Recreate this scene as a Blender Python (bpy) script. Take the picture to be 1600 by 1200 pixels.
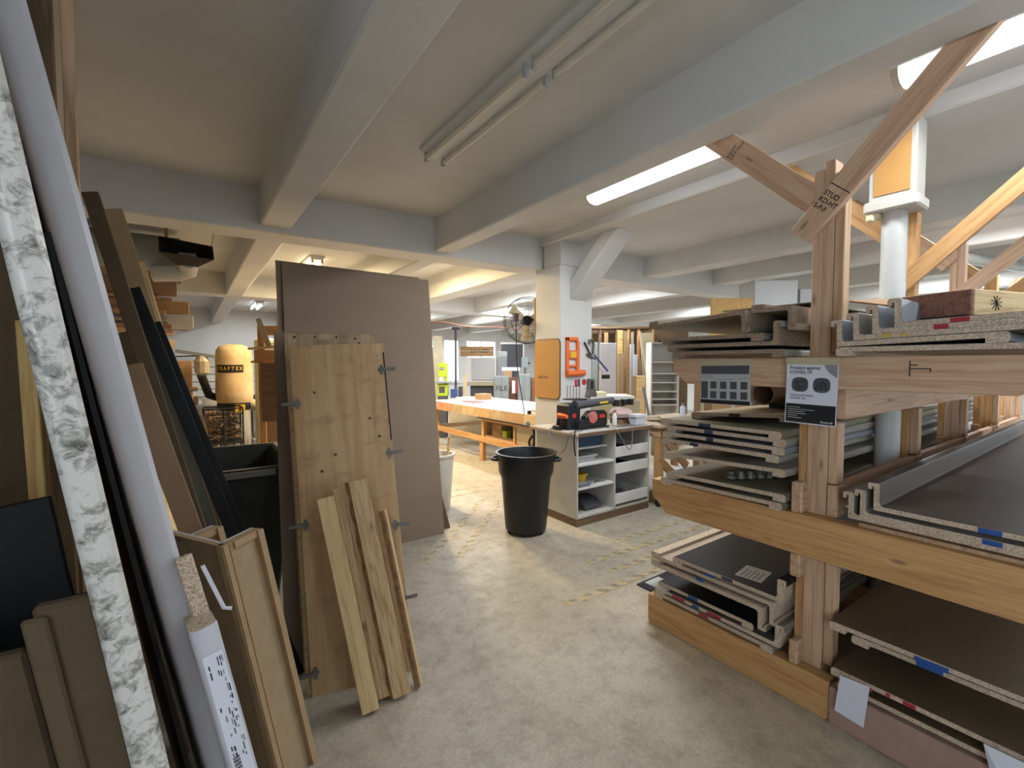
import bpy, bmesh, math, random
from mathutils import Matrix, Vector
random.seed(7)
R = math.radians
S = bpy.context.scene
for o in list(bpy.data.objects): bpy.data.objects.remove(o)
COL = S.collection

# ---------------------------------------------------------------- camera, world, exposure
F_PX, CAM_H = 713.0, 1.6
PITCH = math.atan2(30, F_PX)
HEAD = R(35.288)                      # heading, turned from +Y towards +X
cam_d = bpy.data.cameras.new('camera'); cam = bpy.data.objects.new('camera', cam_d); COL.objects.link(cam)
cam_d.sensor_width = 36; cam_d.lens = F_PX / 1600 * 36; cam_d.clip_start = .02; cam_d.clip_end = 200
cam.location = (0, 0, CAM_H)
cam.rotation_euler = (R(90) - PITCH, 0, -HEAD)
S.camera = cam
S.view_settings.view_transform = 'Standard'
try: S.view_settings.look = 'None'
except Exception: pass
S.view_settings.gamma = 1; S.view_settings.use_curve_mapping = False
S.view_settings.exposure = 0.14
W = bpy.data.worlds.new('world'); S.world = W; W.use_nodes = True
bg = W.node_tree.nodes['Background']; bg.inputs[0].default_value = (.80, .90, 1, 1); bg.inputs[1].default_value = 7.0
P_COOL, P_WARM = (0.93, 0.97, 1.0), (1.0, 0.77, 0.45)

# ---------------------------------------------------------------- materials
def lin(h):
    if not isinstance(h, str): return tuple(h)
    r = []
    for i in (0, 2, 4):
        c = int(h[i:i+2], 16) / 255
        r.append(c / 12.92 if c <= .04045 else ((c + .055) / 1.055) ** 2.4)
    return tuple(r)
def c4(h): return lin(h) + (1,)
class NT:
    def __init__(s, name):
        s.m = bpy.data.materials.new(name); s.m.use_nodes = True
        s.t = s.m.node_tree; s.b = s.t.nodes['Principled BSDF']
    def n(s, typ, ins=None, **kw):
        n = s.t.nodes.new(typ)
        for k, v in kw.items(): setattr(n, k, v)
        for k, v in (ins or {}).items():
            if hasattr(v, 'is_output'): s.t.links.new(v, n.inputs[k])
            else: n.inputs[k].default_value = v
        return n
    def l(s, a, b): s.t.links.new(a, b)
def coords(nt, scale, spread=True):
    tc = nt.n('ShaderNodeTexCoord')
    out = tc.outputs['Object']
    if spread:
        oi = nt.n('ShaderNodeObjectInfo')
        mul = nt.n('ShaderNodeMath', {0: oi.outputs['Random'], 1: 37.0}, operation='MULTIPLY')
        add = nt.n('ShaderNodeVectorMath', {0: out, 1: mul.outputs[0]}, operation='ADD'); out = add.outputs[0]
    mp = nt.n('ShaderNodeMapping', {0: out, 3: scale})
    return mp.outputs[0]
def ramp(nt, fac, stops):
    r = nt.n('ShaderNodeValToRGB', {0: fac})
    e = r.color_ramp.elements
    while len(e) < len(stops): e.new(.5)
    for i, (p, c) in enumerate(stops): e[i].position = p; e[i].color = c4(c)
    return r.outputs[0]
def bump(nt, h, d, s=.4):
    b = nt.n('ShaderNodeBump', {'Height': h, 'Distance': d, 'Strength': s}); nt.l(b.outputs[0], nt.b.inputs['Normal'])
def mat(name, c, rough=.6, metal=0, c2=None, scale=6, det=4, bmp=0, spec=None, spread=True):
    nt = NT(name)
    nt.b.inputs['Roughness'].default_value = rough; nt.b.inputs['Metallic'].default_value = metal
    if spec is not None: nt.b.inputs['Specular IOR Level'].default_value = spec
    if c2 is None: nt.b.inputs['Base Color'].default_value = c4(c)
    else:
        v = coords(nt, (scale,)*3 if not hasattr(scale, '__len__') else scale, spread)
        no = nt.n('ShaderNodeTexNoise', {'Vector': v, 'Scale': 1.0, 'Detail': det, 'Roughness': .6})
        nt.l(ramp(nt, no.outputs[0], [(.3, c), (.7, c2)]), nt.b.inputs['Base Color'])
        if bmp: bump(nt, no.outputs[0], bmp)
    return nt.m
def emis(name, c, s):
    nt = NT(name); nt.b.inputs['Base Color'].default_value = c4(c)
    nt.b.inputs['Emission Color'].default_value = c4(c); nt.b.inputs['Emission Strength'].default_value = s
    return nt.m
def wood(name, c1, c2, c3=None, axis=0, ring=14, rough=.65, knots=True):
    """sawn timber, grain along the object's own `axis`"""
    nt = NT(name); nt.b.inputs['Roughness'].default_value = rough
    sc = [1, 1, 1]; sc[axis] = .06
    v = coords(nt, tuple(sc))
    dn = nt.n('ShaderNodeTexNoise', {'Vector': v, 'Scale': 9.0, 'Detail': 2})
    mx = nt.n('ShaderNodeVectorMath', {0: v, 1: dn.outputs[1]}, operation='ADD')
    w = nt.n('ShaderNodeTexNoise', {'Vector': v, 'Scale': float(ring * 3), 'Detail': 3, 'Roughness': .55, 'Distortion': .8})
    f = nt.n('ShaderNodeTexNoise', {'Vector': v, 'Scale': 160.0, 'Detail': 2})
    s = nt.n('ShaderNodeMath', {0: w.outputs[0], 1: f.outputs[0], 2: .0}, operation='MULTIPLY_ADD')
    s2 = nt.n('ShaderNodeMath', {0: f.outputs[0], 1: .25, 2: w.outputs[0]}, operation='MULTIPLY_ADD')
    col = ramp(nt, s2.outputs[0], [(.45, c2), (.62, c1), (.85, c3 or c1)])
    if knots:
        sk = [3.2, 9.0, 9.0]
        if axis == 1: sk = [9.0, 3.2, 9.0]
        if axis == 2: sk = [9.0, 9.0, 3.2]
        vk = coords(nt, tuple(sk))
        vo = nt.n('ShaderNodeTexVoronoi', {'Vector': vk, 'Scale': 1.0})
        kf = nt.n('ShaderNodeMapRange', {0: vo.outputs[0], 1: .05, 2: .12, 3: .6, 4: 0.0})
        km = nt.n('ShaderNodeMix', {0: kf.outputs[0], 6: col, 7: tuple(x * .25 for x in lin(c2)) + (1,)}, data_type='RGBA')
        col = km.outputs[2]
    nt.l(col, nt.b.inputs['Base Color'])
    bump(nt, s2.outputs[0], .002, .3)
    return nt.m
def particle(name, c1, c2, c3):
    nt = NT(name); nt.b.inputs['Roughness'].default_value = .85
    v = coords(nt, (1, 1, 1))
    a = nt.n('ShaderNodeTexVoronoi', {'Vector': v, 'Scale': 330.0})
    b = nt.n('ShaderNodeTexNoise', {'Vector': v, 'Scale': 260.0, 'Detail': 3})
    g = nt.n('ShaderNodeSeparateColor', {0: a.outputs['Color']})
    s = nt.n('ShaderNodeMath', {0: g.outputs[0], 1: .55, 2: b.outputs[0]}, operation='MULTIPLY_ADD')
    nt.l(ramp(nt, s.outputs[0], [(.42, c1), (.75, c2), (1, c3)]), nt.b.inputs['Base Color'])
    bump(nt, s.outputs[0], .002, .5)
    return nt.m
def marble(name):
    nt = NT(name); nt.b.inputs['Roughness'].default_value = .3
    v = coords(nt, (1, 1, 1), False)
    a = nt.n('ShaderNodeTexNoise', {'Vector': v, 'Scale': 42.0, 'Detail': 8, 'Roughness': .72, 'Distortion': .7})
    b = nt.n('ShaderNodeTexNoise', {'Vector': v, 'Scale': 13.0, 'Detail': 4})
    s = nt.n('ShaderNodeMath', {0: b.outputs[0], 1: .5, 2: a.outputs[0]}, operation='MULTIPLY_ADD')
    nt.l(ramp(nt, s.outputs[0], [(.56, '4a4845'), (.68, '98958f'), (.78, 'cfcdc8')]), nt.b.inputs['Base Color'])
    return nt.m
def floor_mat():
    nt = NT('worn_concrete'); nt.b.inputs['Roughness'].default_value = .55
    v = coords(nt, (1, 1, 1), False)
    big = nt.n('ShaderNodeTexNoise', {'Vector': v, 'Scale': 1.1, 'Detail': 6, 'Roughness': .7})
    med = nt.n('ShaderNodeTexNoise', {'Vector': v, 'Scale': 7.0, 'Detail': 10, 'Roughness': .75})
    fin = nt.n('ShaderNodeTexNoise', {'Vector': v, 'Scale': 60.0, 'Detail': 4, 'Roughness': .7})
    base = ramp(nt, big.outputs[0], [(.35, '9b9282'), (.55, 'b3aa99'), (.72, 'bdb5a5')])
    worn = ramp(nt, med.outputs[0], [(.30, '7f786c'), (.44, '9d9483'), (.56, 'b2a998'), (.74, 'a69b88')])
    m1 = nt.n('ShaderNodeMix', {0: .55, 6: base, 7: worn}, data_type='RGBA')
    # the walkway to the camera is scuffed down to grey, the area by the bench was painted red-brown
    sx = nt.n('ShaderNodeSeparateXYZ', {0: v})
    nz = nt.n('ShaderNodeTexNoise', {'Vector': v, 'Scale': 1.7, 'Detail': 4})
    yy = nt.n('ShaderNodeMath', {0: nz.outputs[0], 1: 1.1, 2: sx.outputs[1]}, operation='MULTIPLY_ADD')
    red = nt.n('ShaderNodeMapRange', {0: yy.outputs[0], 1: 4.85, 2: 5.15, 3: 0.0, 4: .9})
    m2 = nt.n('ShaderNodeMix', {0: red.outputs[0], 6: m1.outputs[2], 7: c4('856a54')}, data_type='RGBA')
    x2 = nt.n('ShaderNodeMath', {0: sx.outputs[0], 1: -1.45}, operation='ADD')
    y2 = nt.n('ShaderNodeMath', {0: sx.outputs[1], 1: -1.0}, operation='ADD')
    r2 = nt.n('ShaderNodeMath', {0: x2.outputs[0], 1: x2.outputs[0]}, operation='MULTIPLY')
    r3 = nt.n('ShaderNodeMath', {0: y2.outputs[0], 1: y2.outputs[0], 2: r2.outputs[0]}, operation='MULTIPLY_ADD')
    r4 = nt.n('ShaderNodeMapRange', {0: r3.outputs[0], 1: .1, 2: 1.1, 3: .38, 4: 0.0})
    r5 = nt.n('ShaderNodeMath', {0: r4.outputs[0], 1: fin.outputs[0]}, operation='MULTIPLY')
    r6 = nt.n('ShaderNodeMath', {0: r5.outputs[0], 1: 1.6}, operation='MULTIPLY')
    m3 = nt.n('ShaderNodeMix', {0: r6.outputs[0], 6: m2.outputs[2], 7: c4('4d5049')}, data_type='RGBA')
    f2 = nt.n('ShaderNodeMapRange', {0: fin.outputs[0], 1: .3, 2: .7, 3: .82, 4: 1.1})
    m4 = nt.n('ShaderNodeVectorMath', {0: m3.outputs[2], 1: f2.outputs[0]}, operation='MULTIPLY')
    nt.l(m4.outputs[0], nt.b.inputs['Base Color'])
    rr = nt.n('ShaderNodeMapRange', {0: med.outputs[0], 1: .3, 2: .7, 3: .7, 4: .42}); nt.l(rr.outputs[0], nt.b.inputs['Roughness'])
    bump(nt, fin.outputs[0], .003, .25)
    return nt.m
def tape_mat():
    nt = NT('hazard_tape'); nt.b.inputs['Roughness'].default_value = .6
    v = coords(nt, (1, 1, 1), False)
    sx = nt.n('ShaderNodeSeparateXYZ', {0: v})
    s = nt.n('ShaderNodeMath', {0: sx.outputs[0], 1: sx.outputs[1]}, operation='ADD')
    s2 = nt.n('ShaderNodeMath', {0: s.outputs[0], 1: 8.0}, operation='MULTIPLY')
    fr = nt.n('ShaderNodeMath', {0: s2.outputs[0]}, operation='FRACT')
    st = nt.n('ShaderNodeMath', {0: fr.outputs[0], 1: .5}, operation='GREATER_THAN')
    m1 = nt.n('ShaderNodeMix', {0: st.outputs[0], 6: c4('b59f68'), 7: c4('756e63')}, data_type='RGBA')
    no = nt.n('ShaderNodeTexNoise', {'Vector': v, 'Scale': 14.0, 'Detail': 5})
    mr = nt.n('ShaderNodeMapRange', {0: no.outputs[0], 1: .42, 2: .60, 3: .1, 4: .9})
    m2 = nt.n('ShaderNodeMix', {0: mr.outputs[0], 6: m1.outputs[2], 7: c4('b1a690')}, data_type='RGBA')
    nt.l(m2.outputs[2], nt.b.inputs['Base Color'])
    return nt.m

M = {}
M['paint'] = mat('white_ceiling_paint', 'c2c1be', .55, c2='cecdca', scale=1.4, bmp=.004, spread=False)
M['wallpaint'] = mat('pale_wall_paint', 'c9ccca', .6, c2='d6d8d5', scale=1.2, spread=False)
M['floor'] = floor_mat()
M['tape'] = tape_mat()
M['fir'] = wood('fir_timber', 'c2a084', 'b08b6c', 'ccac90')
M['fir2'] = wood('pale_fir_timber', 'bd9c7c', 'aa8765', 'c8a98a')
M['firo'] = wood('orange_fir_timber', 'bd925f', 'a97a4a', 'c9a06e')
M['film'] = mat('pale_masking_film', '9d9991', .6)
M['firpink'] = mat('pink_primed_board', '9a7d70', .75, c2='a58779', scale=8)
M['pine'] = wood('pale_pine', 'd0b484', 'b8986a', 'dabf92')
M['rough'] = wood('rough_sawn_slab', 'bd9f75', '957450', 'ccb189', ring=30)
M['bark'] = mat('bark_edge', '5a4129', .9, c2='8b6a44', scale=30, bmp=.01)
M['yellowpine'] = wood('yellow_pine', 'd0ab6a', 'b48b4c', 'dcba7e')
M['brownwood'] = wood('brown_stained_wood', '6f5840', '594530', '7d664b', knots=False)
M['redwood'] = wood('reddish_board', '7d5342', '683f30', '8b5f4c', knots=False)
M['ply'] = wood('cabinet_plywood', 'bd9d74', 'b08c62', 'c6a881', axis=2, ring=6, knots=False)
def smudged(m, col, lo, hi):
    nt = NT.__new__(NT); nt.m = m; nt.t = m.node_tree; nt.b = nt.t.nodes['Principled BSDF']
    src = nt.b.inputs['Base Color'].links[0].from_socket
    v = coords(nt, (1.6, 1, 3.0), True); no = nt.n('ShaderNodeTexNoise', {'Vector': v, 'Scale': 3.2, 'Detail': 7, 'Roughness': .7})
    mr = nt.n('ShaderNodeMapRange', {0: no.outputs[0], 1: lo, 2: hi, 3: 0.0, 4: .65})
    mx = nt.n('ShaderNodeMix', {0: mr.outputs[0], 6: src, 7: c4(col)}, data_type='RGBA'); nt.l(mx.outputs[2], nt.b.inputs['Base Color']); return m
smudged(M['ply'], '8a6a48', .52, .72)
M['plyold'] = wood('stained_plywood', 'ab9474', '947a5a', 'b9a382', axis=2, ring=6, knots=False)
smudged(M['plyold'], '57483a', .5, .7)
M['pboard'] = particle('particle_board', '8f7a68', 'b8a48f', 'd2c1ad')
M['pboardd'] = particle('dark_particle_board', '665446', '8b7664', 'a6917d')
M['mdf'] = mat('mdf_brown', 'a08a6c', .8, c2='947e60', scale=20)
M['mdfl'] = mat('mdf_light', 'a58a68', .8, c2='977d5c', scale=14)
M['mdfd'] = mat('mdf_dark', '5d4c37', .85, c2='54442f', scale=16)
M['hardboard'] = mat('hardboard_brown', '8f7d6b', .8, c2='877563', scale=(1.5, 1.5, 5), det=6)
M['hardboardedge'] = mat('hardboard_edge', '5e4a39', .9)
M['card'] = mat('cardboard', 'a98862', .85, c2='9b7c58', scale=3)
M['cardd'] = mat('old_cardboard', '92765a', .85, c2='876b50', scale=3)
M['osb'] = mat('oriented_strand_board', 'a8834f', .85, c2='c9a76c', scale=45, det=2)
M['marble'] = marble('marbled_laminate')
M['lamwhite'] = mat('white_laminate', 'b9b9c2', .35, c2='c3c3cb', scale=3)
M['lamgrey'] = mat('grey_laminate', '75716b', .38, c2='6b6761', scale=9)
M['lamgreyl'] = mat('pale_grey_laminate', '8f8b82', .4, c2='857f76', scale=9)
M['lamgreyb'] = mat('blue_grey_laminate', '6d747a', .35, c2='777e84', scale=9)
M['lamblack'] = mat('black_laminate', '141416', .5, c2='19191b', scale=9, spec=.2)
M['lambrown'] = mat('brown_speckled_laminate', '6a5b49', .5, c2='5c4e3d', scale=60, spec=.25)
M['lamtaupe'] = mat('taupe_laminate', '4f433b', .5, c2='473c35', scale=9, spec=.25)
M['lamcream'] = mat('cream_laminate', 'b4a78c', .45, c2='a89b80', scale=5)
M['lamolive'] = mat('olive_grey_laminate', '77725f', .45, c2='6b6654', scale=12)
M['black'] = mat('black_plastic', '15161a', .42, c2='1c1d20', scale=12)
M['rubber'] = mat('black_rubber', '1b1b1d', .8, c2='242427', scale=30)
M['darkgreen'] = mat('dark_green_plastic', '171a15', .5, c2='20241c', scale=8)
M['greymetal'] = mat('grey_metal_paint', '7c8487', .5, c2='868e91', scale=4)
M['steel'] = mat('brushed_steel', 'b4b4b2', .3, .9)
M['steeld'] = mat('dull_steel', '6e6c67', .45, .6)
M['white'] = mat('white_melamine', 'd6d6d4', .45, c2='cfcfcc', scale=4)
M['whitedirty'] = mat('dirty_white_melamine', 'c4c1ba', .55, c2='b4b0a7', scale=5, det=6)
M['cream'] = mat('cream_paint', 'd8cda8', .55)
M['paper'] = mat('paper', 'cfd2de', .8)
M['paperg'] = mat('grey_paper', 'aeb0b2', .8)
M['ink'] = mat('black_ink', '17161b', .8)
M['inkg'] = mat('grey_ink', '4a4a50', .8)
M['inkm'] = mat('mid_grey_ink', '84838b', .8)
M['masking'] = mat('masking_tape', 'b3a88c', .8)
M['orange'] = mat('orange_plastic', 'dd6a2c', .45)
M['red'] = mat('red_plastic', 'b32f26', .45)
M['redm'] = mat('red_spray', '9c2632', .7)
M['bluem'] = mat('blue_spray', '1c4a8f', .7)
M['bluedk'] = mat('dark_blue_spray', '20304f', .75)
M['yellowm'] = mat('yellow_spray', 'b9a04c', .75)
M['blue'] = mat('blue_plastic', '2d4c8c', .45)
M['bluebin'] = mat('slate_blue_plastic', '3a5878', .5)
M['lime'] = mat('lime_paint', 'a8bf30', .45)
M['yellow'] = mat('yellow_plastic', 'd8b02c', .5)
M['tanboard'] = mat('tan_hardboard', 'b98a4c', .6, c2='b08246', scale=4)
M['bag'] = mat('dusty_canvas', 'c4a57a', .9, c2='d3bb93', scale=7, bmp=.01)
M['hose'] = mat('grey_flexible_duct', 'a39a82', .5)
M['steelwhite'] = mat('white_painted_steel', 'b9bbb8', .45, c2='a7a9a5', scale=5)
M['glass'] = None
nt = NT('window_glass'); nt.b.inputs['Transmission Weight'].default_value = 1; nt.b.inputs['Roughness'].default_value = 0; nt.b.inputs['IOR'].default_value = 1.05
tr = nt.n('ShaderNodeBsdfTransparent'); mixs = nt.n('ShaderNodeMixShader', {0: .93}); gl = nt.n('ShaderNodeBsdfGlossy', {'Roughness': .02})
nt.l(gl.outputs[0], mixs.inputs[1]); nt.l(tr.outputs[0], mixs.inputs[2]); nt.l(mixs.outputs[0], nt.t.nodes['Material Output'].inputs[0]); M['glass'] = nt.m
M['tubeoff'] = mat('unlit_tube_glass', 'cfcabb', .25)
M['lens_cool'] = emis('lit_diffuser_cool', 'f4f8ff', 5.0)
M['lens_warm'] = emis('lit_tube_warm', 'ffedc4', 6.0)
M['turq'] = mat('turquoise_sign', '35c2b8', .5)

# ---------------------------------------------------------------- geometry helpers (all coordinates are world metres)
MW = {}
def mw(o): return MW[o.name] if o is not None else Matrix()
def put(o, Mx, par):
    COL.objects.link(o)
    if par is not None:
        o.parent = par; o.matrix_basis = mw(par).inverted() @ Mx
    else: o.matrix_basis = Mx
    MW[o.name] = Mx.copy()
    return o
def tag(o, label, cat=None, group=None, kind=None):
    if label: o['label'] = label
    if cat: o['category'] = cat
    if group: o['group'] = group
    if kind: o['kind'] = kind
    return o
def thing(name, label, cat, loc=(0, 0, 0), rz=0, group=None):
    o = bpy.data.objects.new(name, None); o.empty_display_size = .1
    put(o, Matrix.Translation(loc) @ Matrix.Rotation(rz, 4, 'Z'), None)
    return tag(o, label, cat, group)
class G:
    def __init__(s, Mx=None): s.v = []; s.f = []; s.m = []; s.M = Mx
    def add(s, vs, fs, mi=0):
        b = len(s.v); s.v += [Vector(v) for v in vs]; s.f += [[i + b for i in f] for f in fs]; s.m += [mi] * len(fs); return s
    def box(s, x0, x1, y0, y1, z0, z1, mi=0, X=None):
        vs = [Vector((x, y, z)) for x in (x0, x1) for y in (y0, y1) for z in (z0, z1)]
        if X is not None: vs = [X @ v for v in vs]
        return s.add(vs, [(0,1,3,2),(4,6,7,5),(0,4,5,1),(2,3,7,6),(0,2,6,4),(1,5,7,3)], mi)
    def prism(s, poly, a, b, X=None, mi=0, mend=None):
        """poly in (y,z), extruded along x from a to b"""
        n = len(poly); vs = [Vector((x, p[0], p[1])) for x in (a, b) for p in poly]
        if X is not None: vs = [X @ v for v in vs]
        k = len(s.v); s.add(vs, [(i, (i+1) % n, n + (i+1) % n, n + i) for i in range(n)], mi)
        s.add([], [], 0); me = mi if mend is None else mend
        s.f += [[k + i for i in range(n)][::-1], [k + n + i for i in range(n)]]; s.m += [me, me]
        return s
    def lathe(s, prof, c, n=20, mi=0, X=None, cap=True):
        k = len(s.v)
        for r, z in prof:
            for i in range(n):
                a = 2 * math.pi * i / n; v = Vector((c[0] + r * math.cos(a), c[1] + r * math.sin(a), c[2] + z))
                s.v.append(X @ v if X is not None else v)
        for j in range(len(prof) - 1):
            for i in range(n):
                s.f.append([k + j*n + i, k + j*n + (i+1) % n, k + (j+1)*n + (i+1) % n, k + (j+1)*n + i]); s.m.append(mi)
        if cap:
            s.f += [[k + i for i in range(n)][::-1], [k + (len(prof)-1)*n + i for i in range(n)]]; s.m += [mi, mi]
        return s
    def tube(s, pts, r, n=8, mi=0):
        pts = [Vector(p) for p in pts]; k = len(s.v); up = Vector((.13, .27, .95))
        for j, p in enumerate(pts):
            d = (pts[min(j+1, len(pts)-1)] - pts[max(j-1, 0)]).normalized()
            u = d.cross(up)
            if u.length < .05: u = d.cross(Vector((1, 0, 0)))
            u.normalize(); w = d.cross(u); rr = r[j] if hasattr(r, '__len__') else r
            for i in range(n):
                a = 2*math.pi*i/n; s.v.append(p + rr*(math.cos(a)*u + math.sin(a)*w))
        for j in range(len(pts)-1):
            for i in range(n):
                s.f.append([k+j*n+i, k+(j+1)*n+i, k+(j+1)*n+(i+1) % n, k+j*n+(i+1) % n]); s.m.append(mi)
        s.f += [[k+i for i in range(n)], [k+(len(pts)-1)*n+i for i in range(n)][::-1]]; s.m += [mi, mi]
        return s
    def obj(s, name, mats, par=None, smooth=False, bev=0, label=None, cat=None, group=None, kind=None):
        if not hasattr(mats, '__len__'): mats = [mats]
        if s.M is not None: Mx = s.M; loc = s.v
        elif par is not None: Mx = mw(par); iv = Mx.inverted(); loc = [iv @ v for v in s.v]
        else:
            xs = [v.x for v in s.v]; ys = [v.y for v in s.v]; zs = [v.z for v in s.v]
            Mx = Matrix.Translation(((min(xs)+max(xs))/2, (min(ys)+max(ys))/2, min(zs))); iv = Mx.inverted(); loc = [iv @ v for v in s.v]
        me = bpy.data.meshes.new(name); me.from_pydata([tuple(v) for v in loc], [], s.f)
        for m in mats: me.materials.append(m)
        me.polygons.foreach_set('material_index', s.m)
        bm = bmesh.new(); bm.from_mesh(me); bmesh.ops.recalc_face_normals(bm, faces=bm.faces); bm.to_mesh(me); bm.free()
        if smooth:
            me.polygons.foreach_set('use_smooth', [True] * len(me.polygons))
            try: me.set_sharp_from_angle(angle=R(40))
            except Exception: pass
        o = bpy.data.objects.new(name, me); put(o, Mx, par)
        if bev:
            b = o.modifiers.new('bevel', 'BEVEL'); b.width = bev; b.segments = 1; b.limit_method = 'ANGLE'
        return tag(o, label, cat, group, kind)
def frame(a, b, up=(0, 0, 1)):
    a, b = Vector(a), Vector(b); x = (b - a).normalized(); z = Vector(up); z = z - x * z.dot(x)
    if z.length < 1e-4: z = Vector((0, 1, 0)) - x * x.y
    z.normalize(); y = z.cross(x)
    m = Matrix((x, y, z)).transposed().to_4x4(); m.translation = a
    return m
def board(name, a, b, w, t, m, par=None, up=(0, 0, 1), bev=.0025, **kw):
    """a sawn board from a to b, w across, t along `up`; grain runs along its own X"""
    L = (Vector(b) - Vector(a)).length
    return G(frame(a, b, up)).box(0, L, -w/2, w/2, -t/2, t/2).obj(name, m, par, bev=bev, **kw)
def box(name, x0, x1, y0, y1, z0, z1, m, par=None, bev=0, **kw):
    return G().box(x0, x1, y0, y1, z0, z1).obj(name, m, par, bev=bev, **kw)
def text(s, size, Mx, m, par, name='lettering', ext=.0004, align='LEFT', squeeze=1):
    cu = bpy.data.curves.new(name, 'FONT'); cu.body = s; cu.size = size; cu.offset = size*.018; cu.extrude = ext; cu.align_x = align; cu.align_y = 'CENTER'
    tmp = bpy.data.objects.new('tmp_text', cu); COL.objects.link(tmp)
    dg = bpy.context.evaluated_depsgraph_get(); me = bpy.data.meshes.new_from_object(tmp.evaluated_get(dg))
    bpy.data.objects.remove(tmp); bpy.data.curves.remove(cu)
    me.materials.clear(); me.materials.append(m); o = bpy.data.objects.new(name, me)
    return put(o, Mx @ Matrix.Diagonal((squeeze, 1, 1, 1)), par)
def facing(p, right, up=(0, 0, 1)):
    """frame for flat print: x to the reader's right, y up, z towards the reader"""
    x = Vector(right).normalized(); y = Vector(up).normalized(); z = x.cross(y)
    m = Matrix((x, y, z)).transposed().to_4x4(); m.translation = Vector(p); return m

# ---------------------------------------------------------------- room shell
XL, XR, Y0, Y1, CZ = -1.25, 14.5, -3.6, 15.0, 3.12
box('floor', XL-.2, XR+.2, Y0-.2, Y1+.2, -.15, 0, M['floor'], kind='structure')
box('ceiling', XL-.2, XR+.2, Y0-.2, Y1+.2, CZ, CZ+.15, M['paint'], kind='structure')
def wall_with_windows(name, horiz, at, lo, hi, wins, m):
    g = G(); t = .15
    def bx(a, b, z0, z1):
        if b - a < 1e-3 or z1 - z0 < 1e-3: return
        if horiz: g.box(a, b, at, at+t, z0, z1)
        else: g.box(at, at+t, a, b, z0, z1)
    p = lo
    for (a, b, z0, z1) in wins:
        bx(p, a, 0, CZ); bx(a, b, 0, z0); bx(a, b, z1, CZ); p = b
    bx(p, hi, 0, CZ)
    return g.obj(name, m, kind='structure')
far_w = [(6.95, 8.25, .95, 2.55), (8.5, 9.9, .95, 2.55)]
rear_w = [(1.0, 1.9, 1.3, 2.6), (4.2, 6.4, 1.1, 2.6)]
left_w = [(-3.0, -.6, 1.1, 2.75)]
right_w = [(-2.0, .2, 1.2, 2.7), (1.0, 3.2, 1.2, 2.7), (6.0, 8.2, 1.2, 2.7)]
wall_with_windows('wall_back', True, Y1, XL-.15, XR+.15, far_w, M['wallpaint'])
wall_with_windows('wall_left', False, XL-.15, Y0, Y1, left_w, M['wallpaint'])
wall_with_windows('wall_rear', True, Y0-.15, XL, XR, rear_w, M['wallpaint'])
wall_with_windows('wall_right', False, XR, Y0, Y1, right_w, M['wallpaint'])
def window(n, horiz, at, a, b, z0, z1, bars):
    fr = G(); f = .06
    def bx(g, p, q, u, v, d0=.03, d1=.1):
        if horiz: g.box(p, q, at+d0, at+d1, u, v)
        else: g.box(at+d0, at+d1, p, q, u, v)
    bx(fr, a, b, z0, z0+f); bx(fr, a, b, z1-f, z1); bx(fr, a, a+f, z0+f, z1-f); bx(fr, b-f, b, z0+f, z1-f)
    root = fr.obj('window_%d' % n, M['white'], kind='structure')
    for k in range(1, bars):
        x = a + (b-a)*k/bars; g = G(); bx(g, x-.02, x+.02, z0+f, z1-f, .035, .095); g.obj('mullion', M['white'], root)
    for k in range(bars):
        g = G(); x0 = a + f*(k == 0) + (b-a)*k/bars; x1 = a + (b-a)*(k+1)/bars - f*(k == bars-1); bx(g, x0+.02*(k > 0), x1-.02*(k < bars-1), z0+f, z1-f, .06, .066); g.obj('pane', M['glass'], root)
    g = G(); bx(g, a-.05, b+.05, z0-.04, z0, -.06, .1); g.obj('sill', M['white'], root)
n = 1
for w in far_w: window(n, True, Y1, *w, bars=2); n += 1
for w in left_w: window(n, False, XL-.15, *w, bars=2); n += 1
for w in rear_w: window(n, True, Y0-.15, *w, bars=2); n += 1
for w in right_w: window(n, False, XR, *w, bars=3); n += 1
# ceiling beams run along Y, the girders along X
def beam(x0, x1, y0, y1, zb, name='ceiling_beam'):
    return box(name, x0, x1, y0, y1, zb, CZ+.03, M['paint'], kind='structure', bev=.012)
GY = 4.38
for (x0, x1, zf, zb) in [(-1.1, -.86, 2.8, 2.75), (.53, .77, 2.8, 2.75), (2.13, 2.335, 2.79, 2.75), (3.48, 3.84, 3.02, 2.75), (5.32, 5.58, 2.84, 2.8), (6.93, 7.2, 2.89, 2.8),
                         (8.55, 8.8, 2.85, 2.78), (10.15, 10.4, 2.8, 2.78), (11.75, 12.0, 2.8, 2.78), (13.3, 13.55, 2.8, 2.78)]:
    beam(x0, x1, Y0, GY+.12, zf); beam(x0, x1, GY+.12, 9.2, zb+.012); beam(x0, x1, 9.2, Y1, zb+.012)
gx = Matrix.Translation((3.5, GY-.02, 0)) @ Matrix.Rotation(R(-2.6), 4, 'Z')
G(gx).box(-4.75, 11, 0, .34, 2.75, CZ+.03).obj('ceiling_girder', M['paint'], kind='structure', bev=.012)
box('ceiling_girder', XL, XR, 9.0, 9.35, 2.76, CZ+.03, M['paint'], kind='structure', bev=.012)
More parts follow.
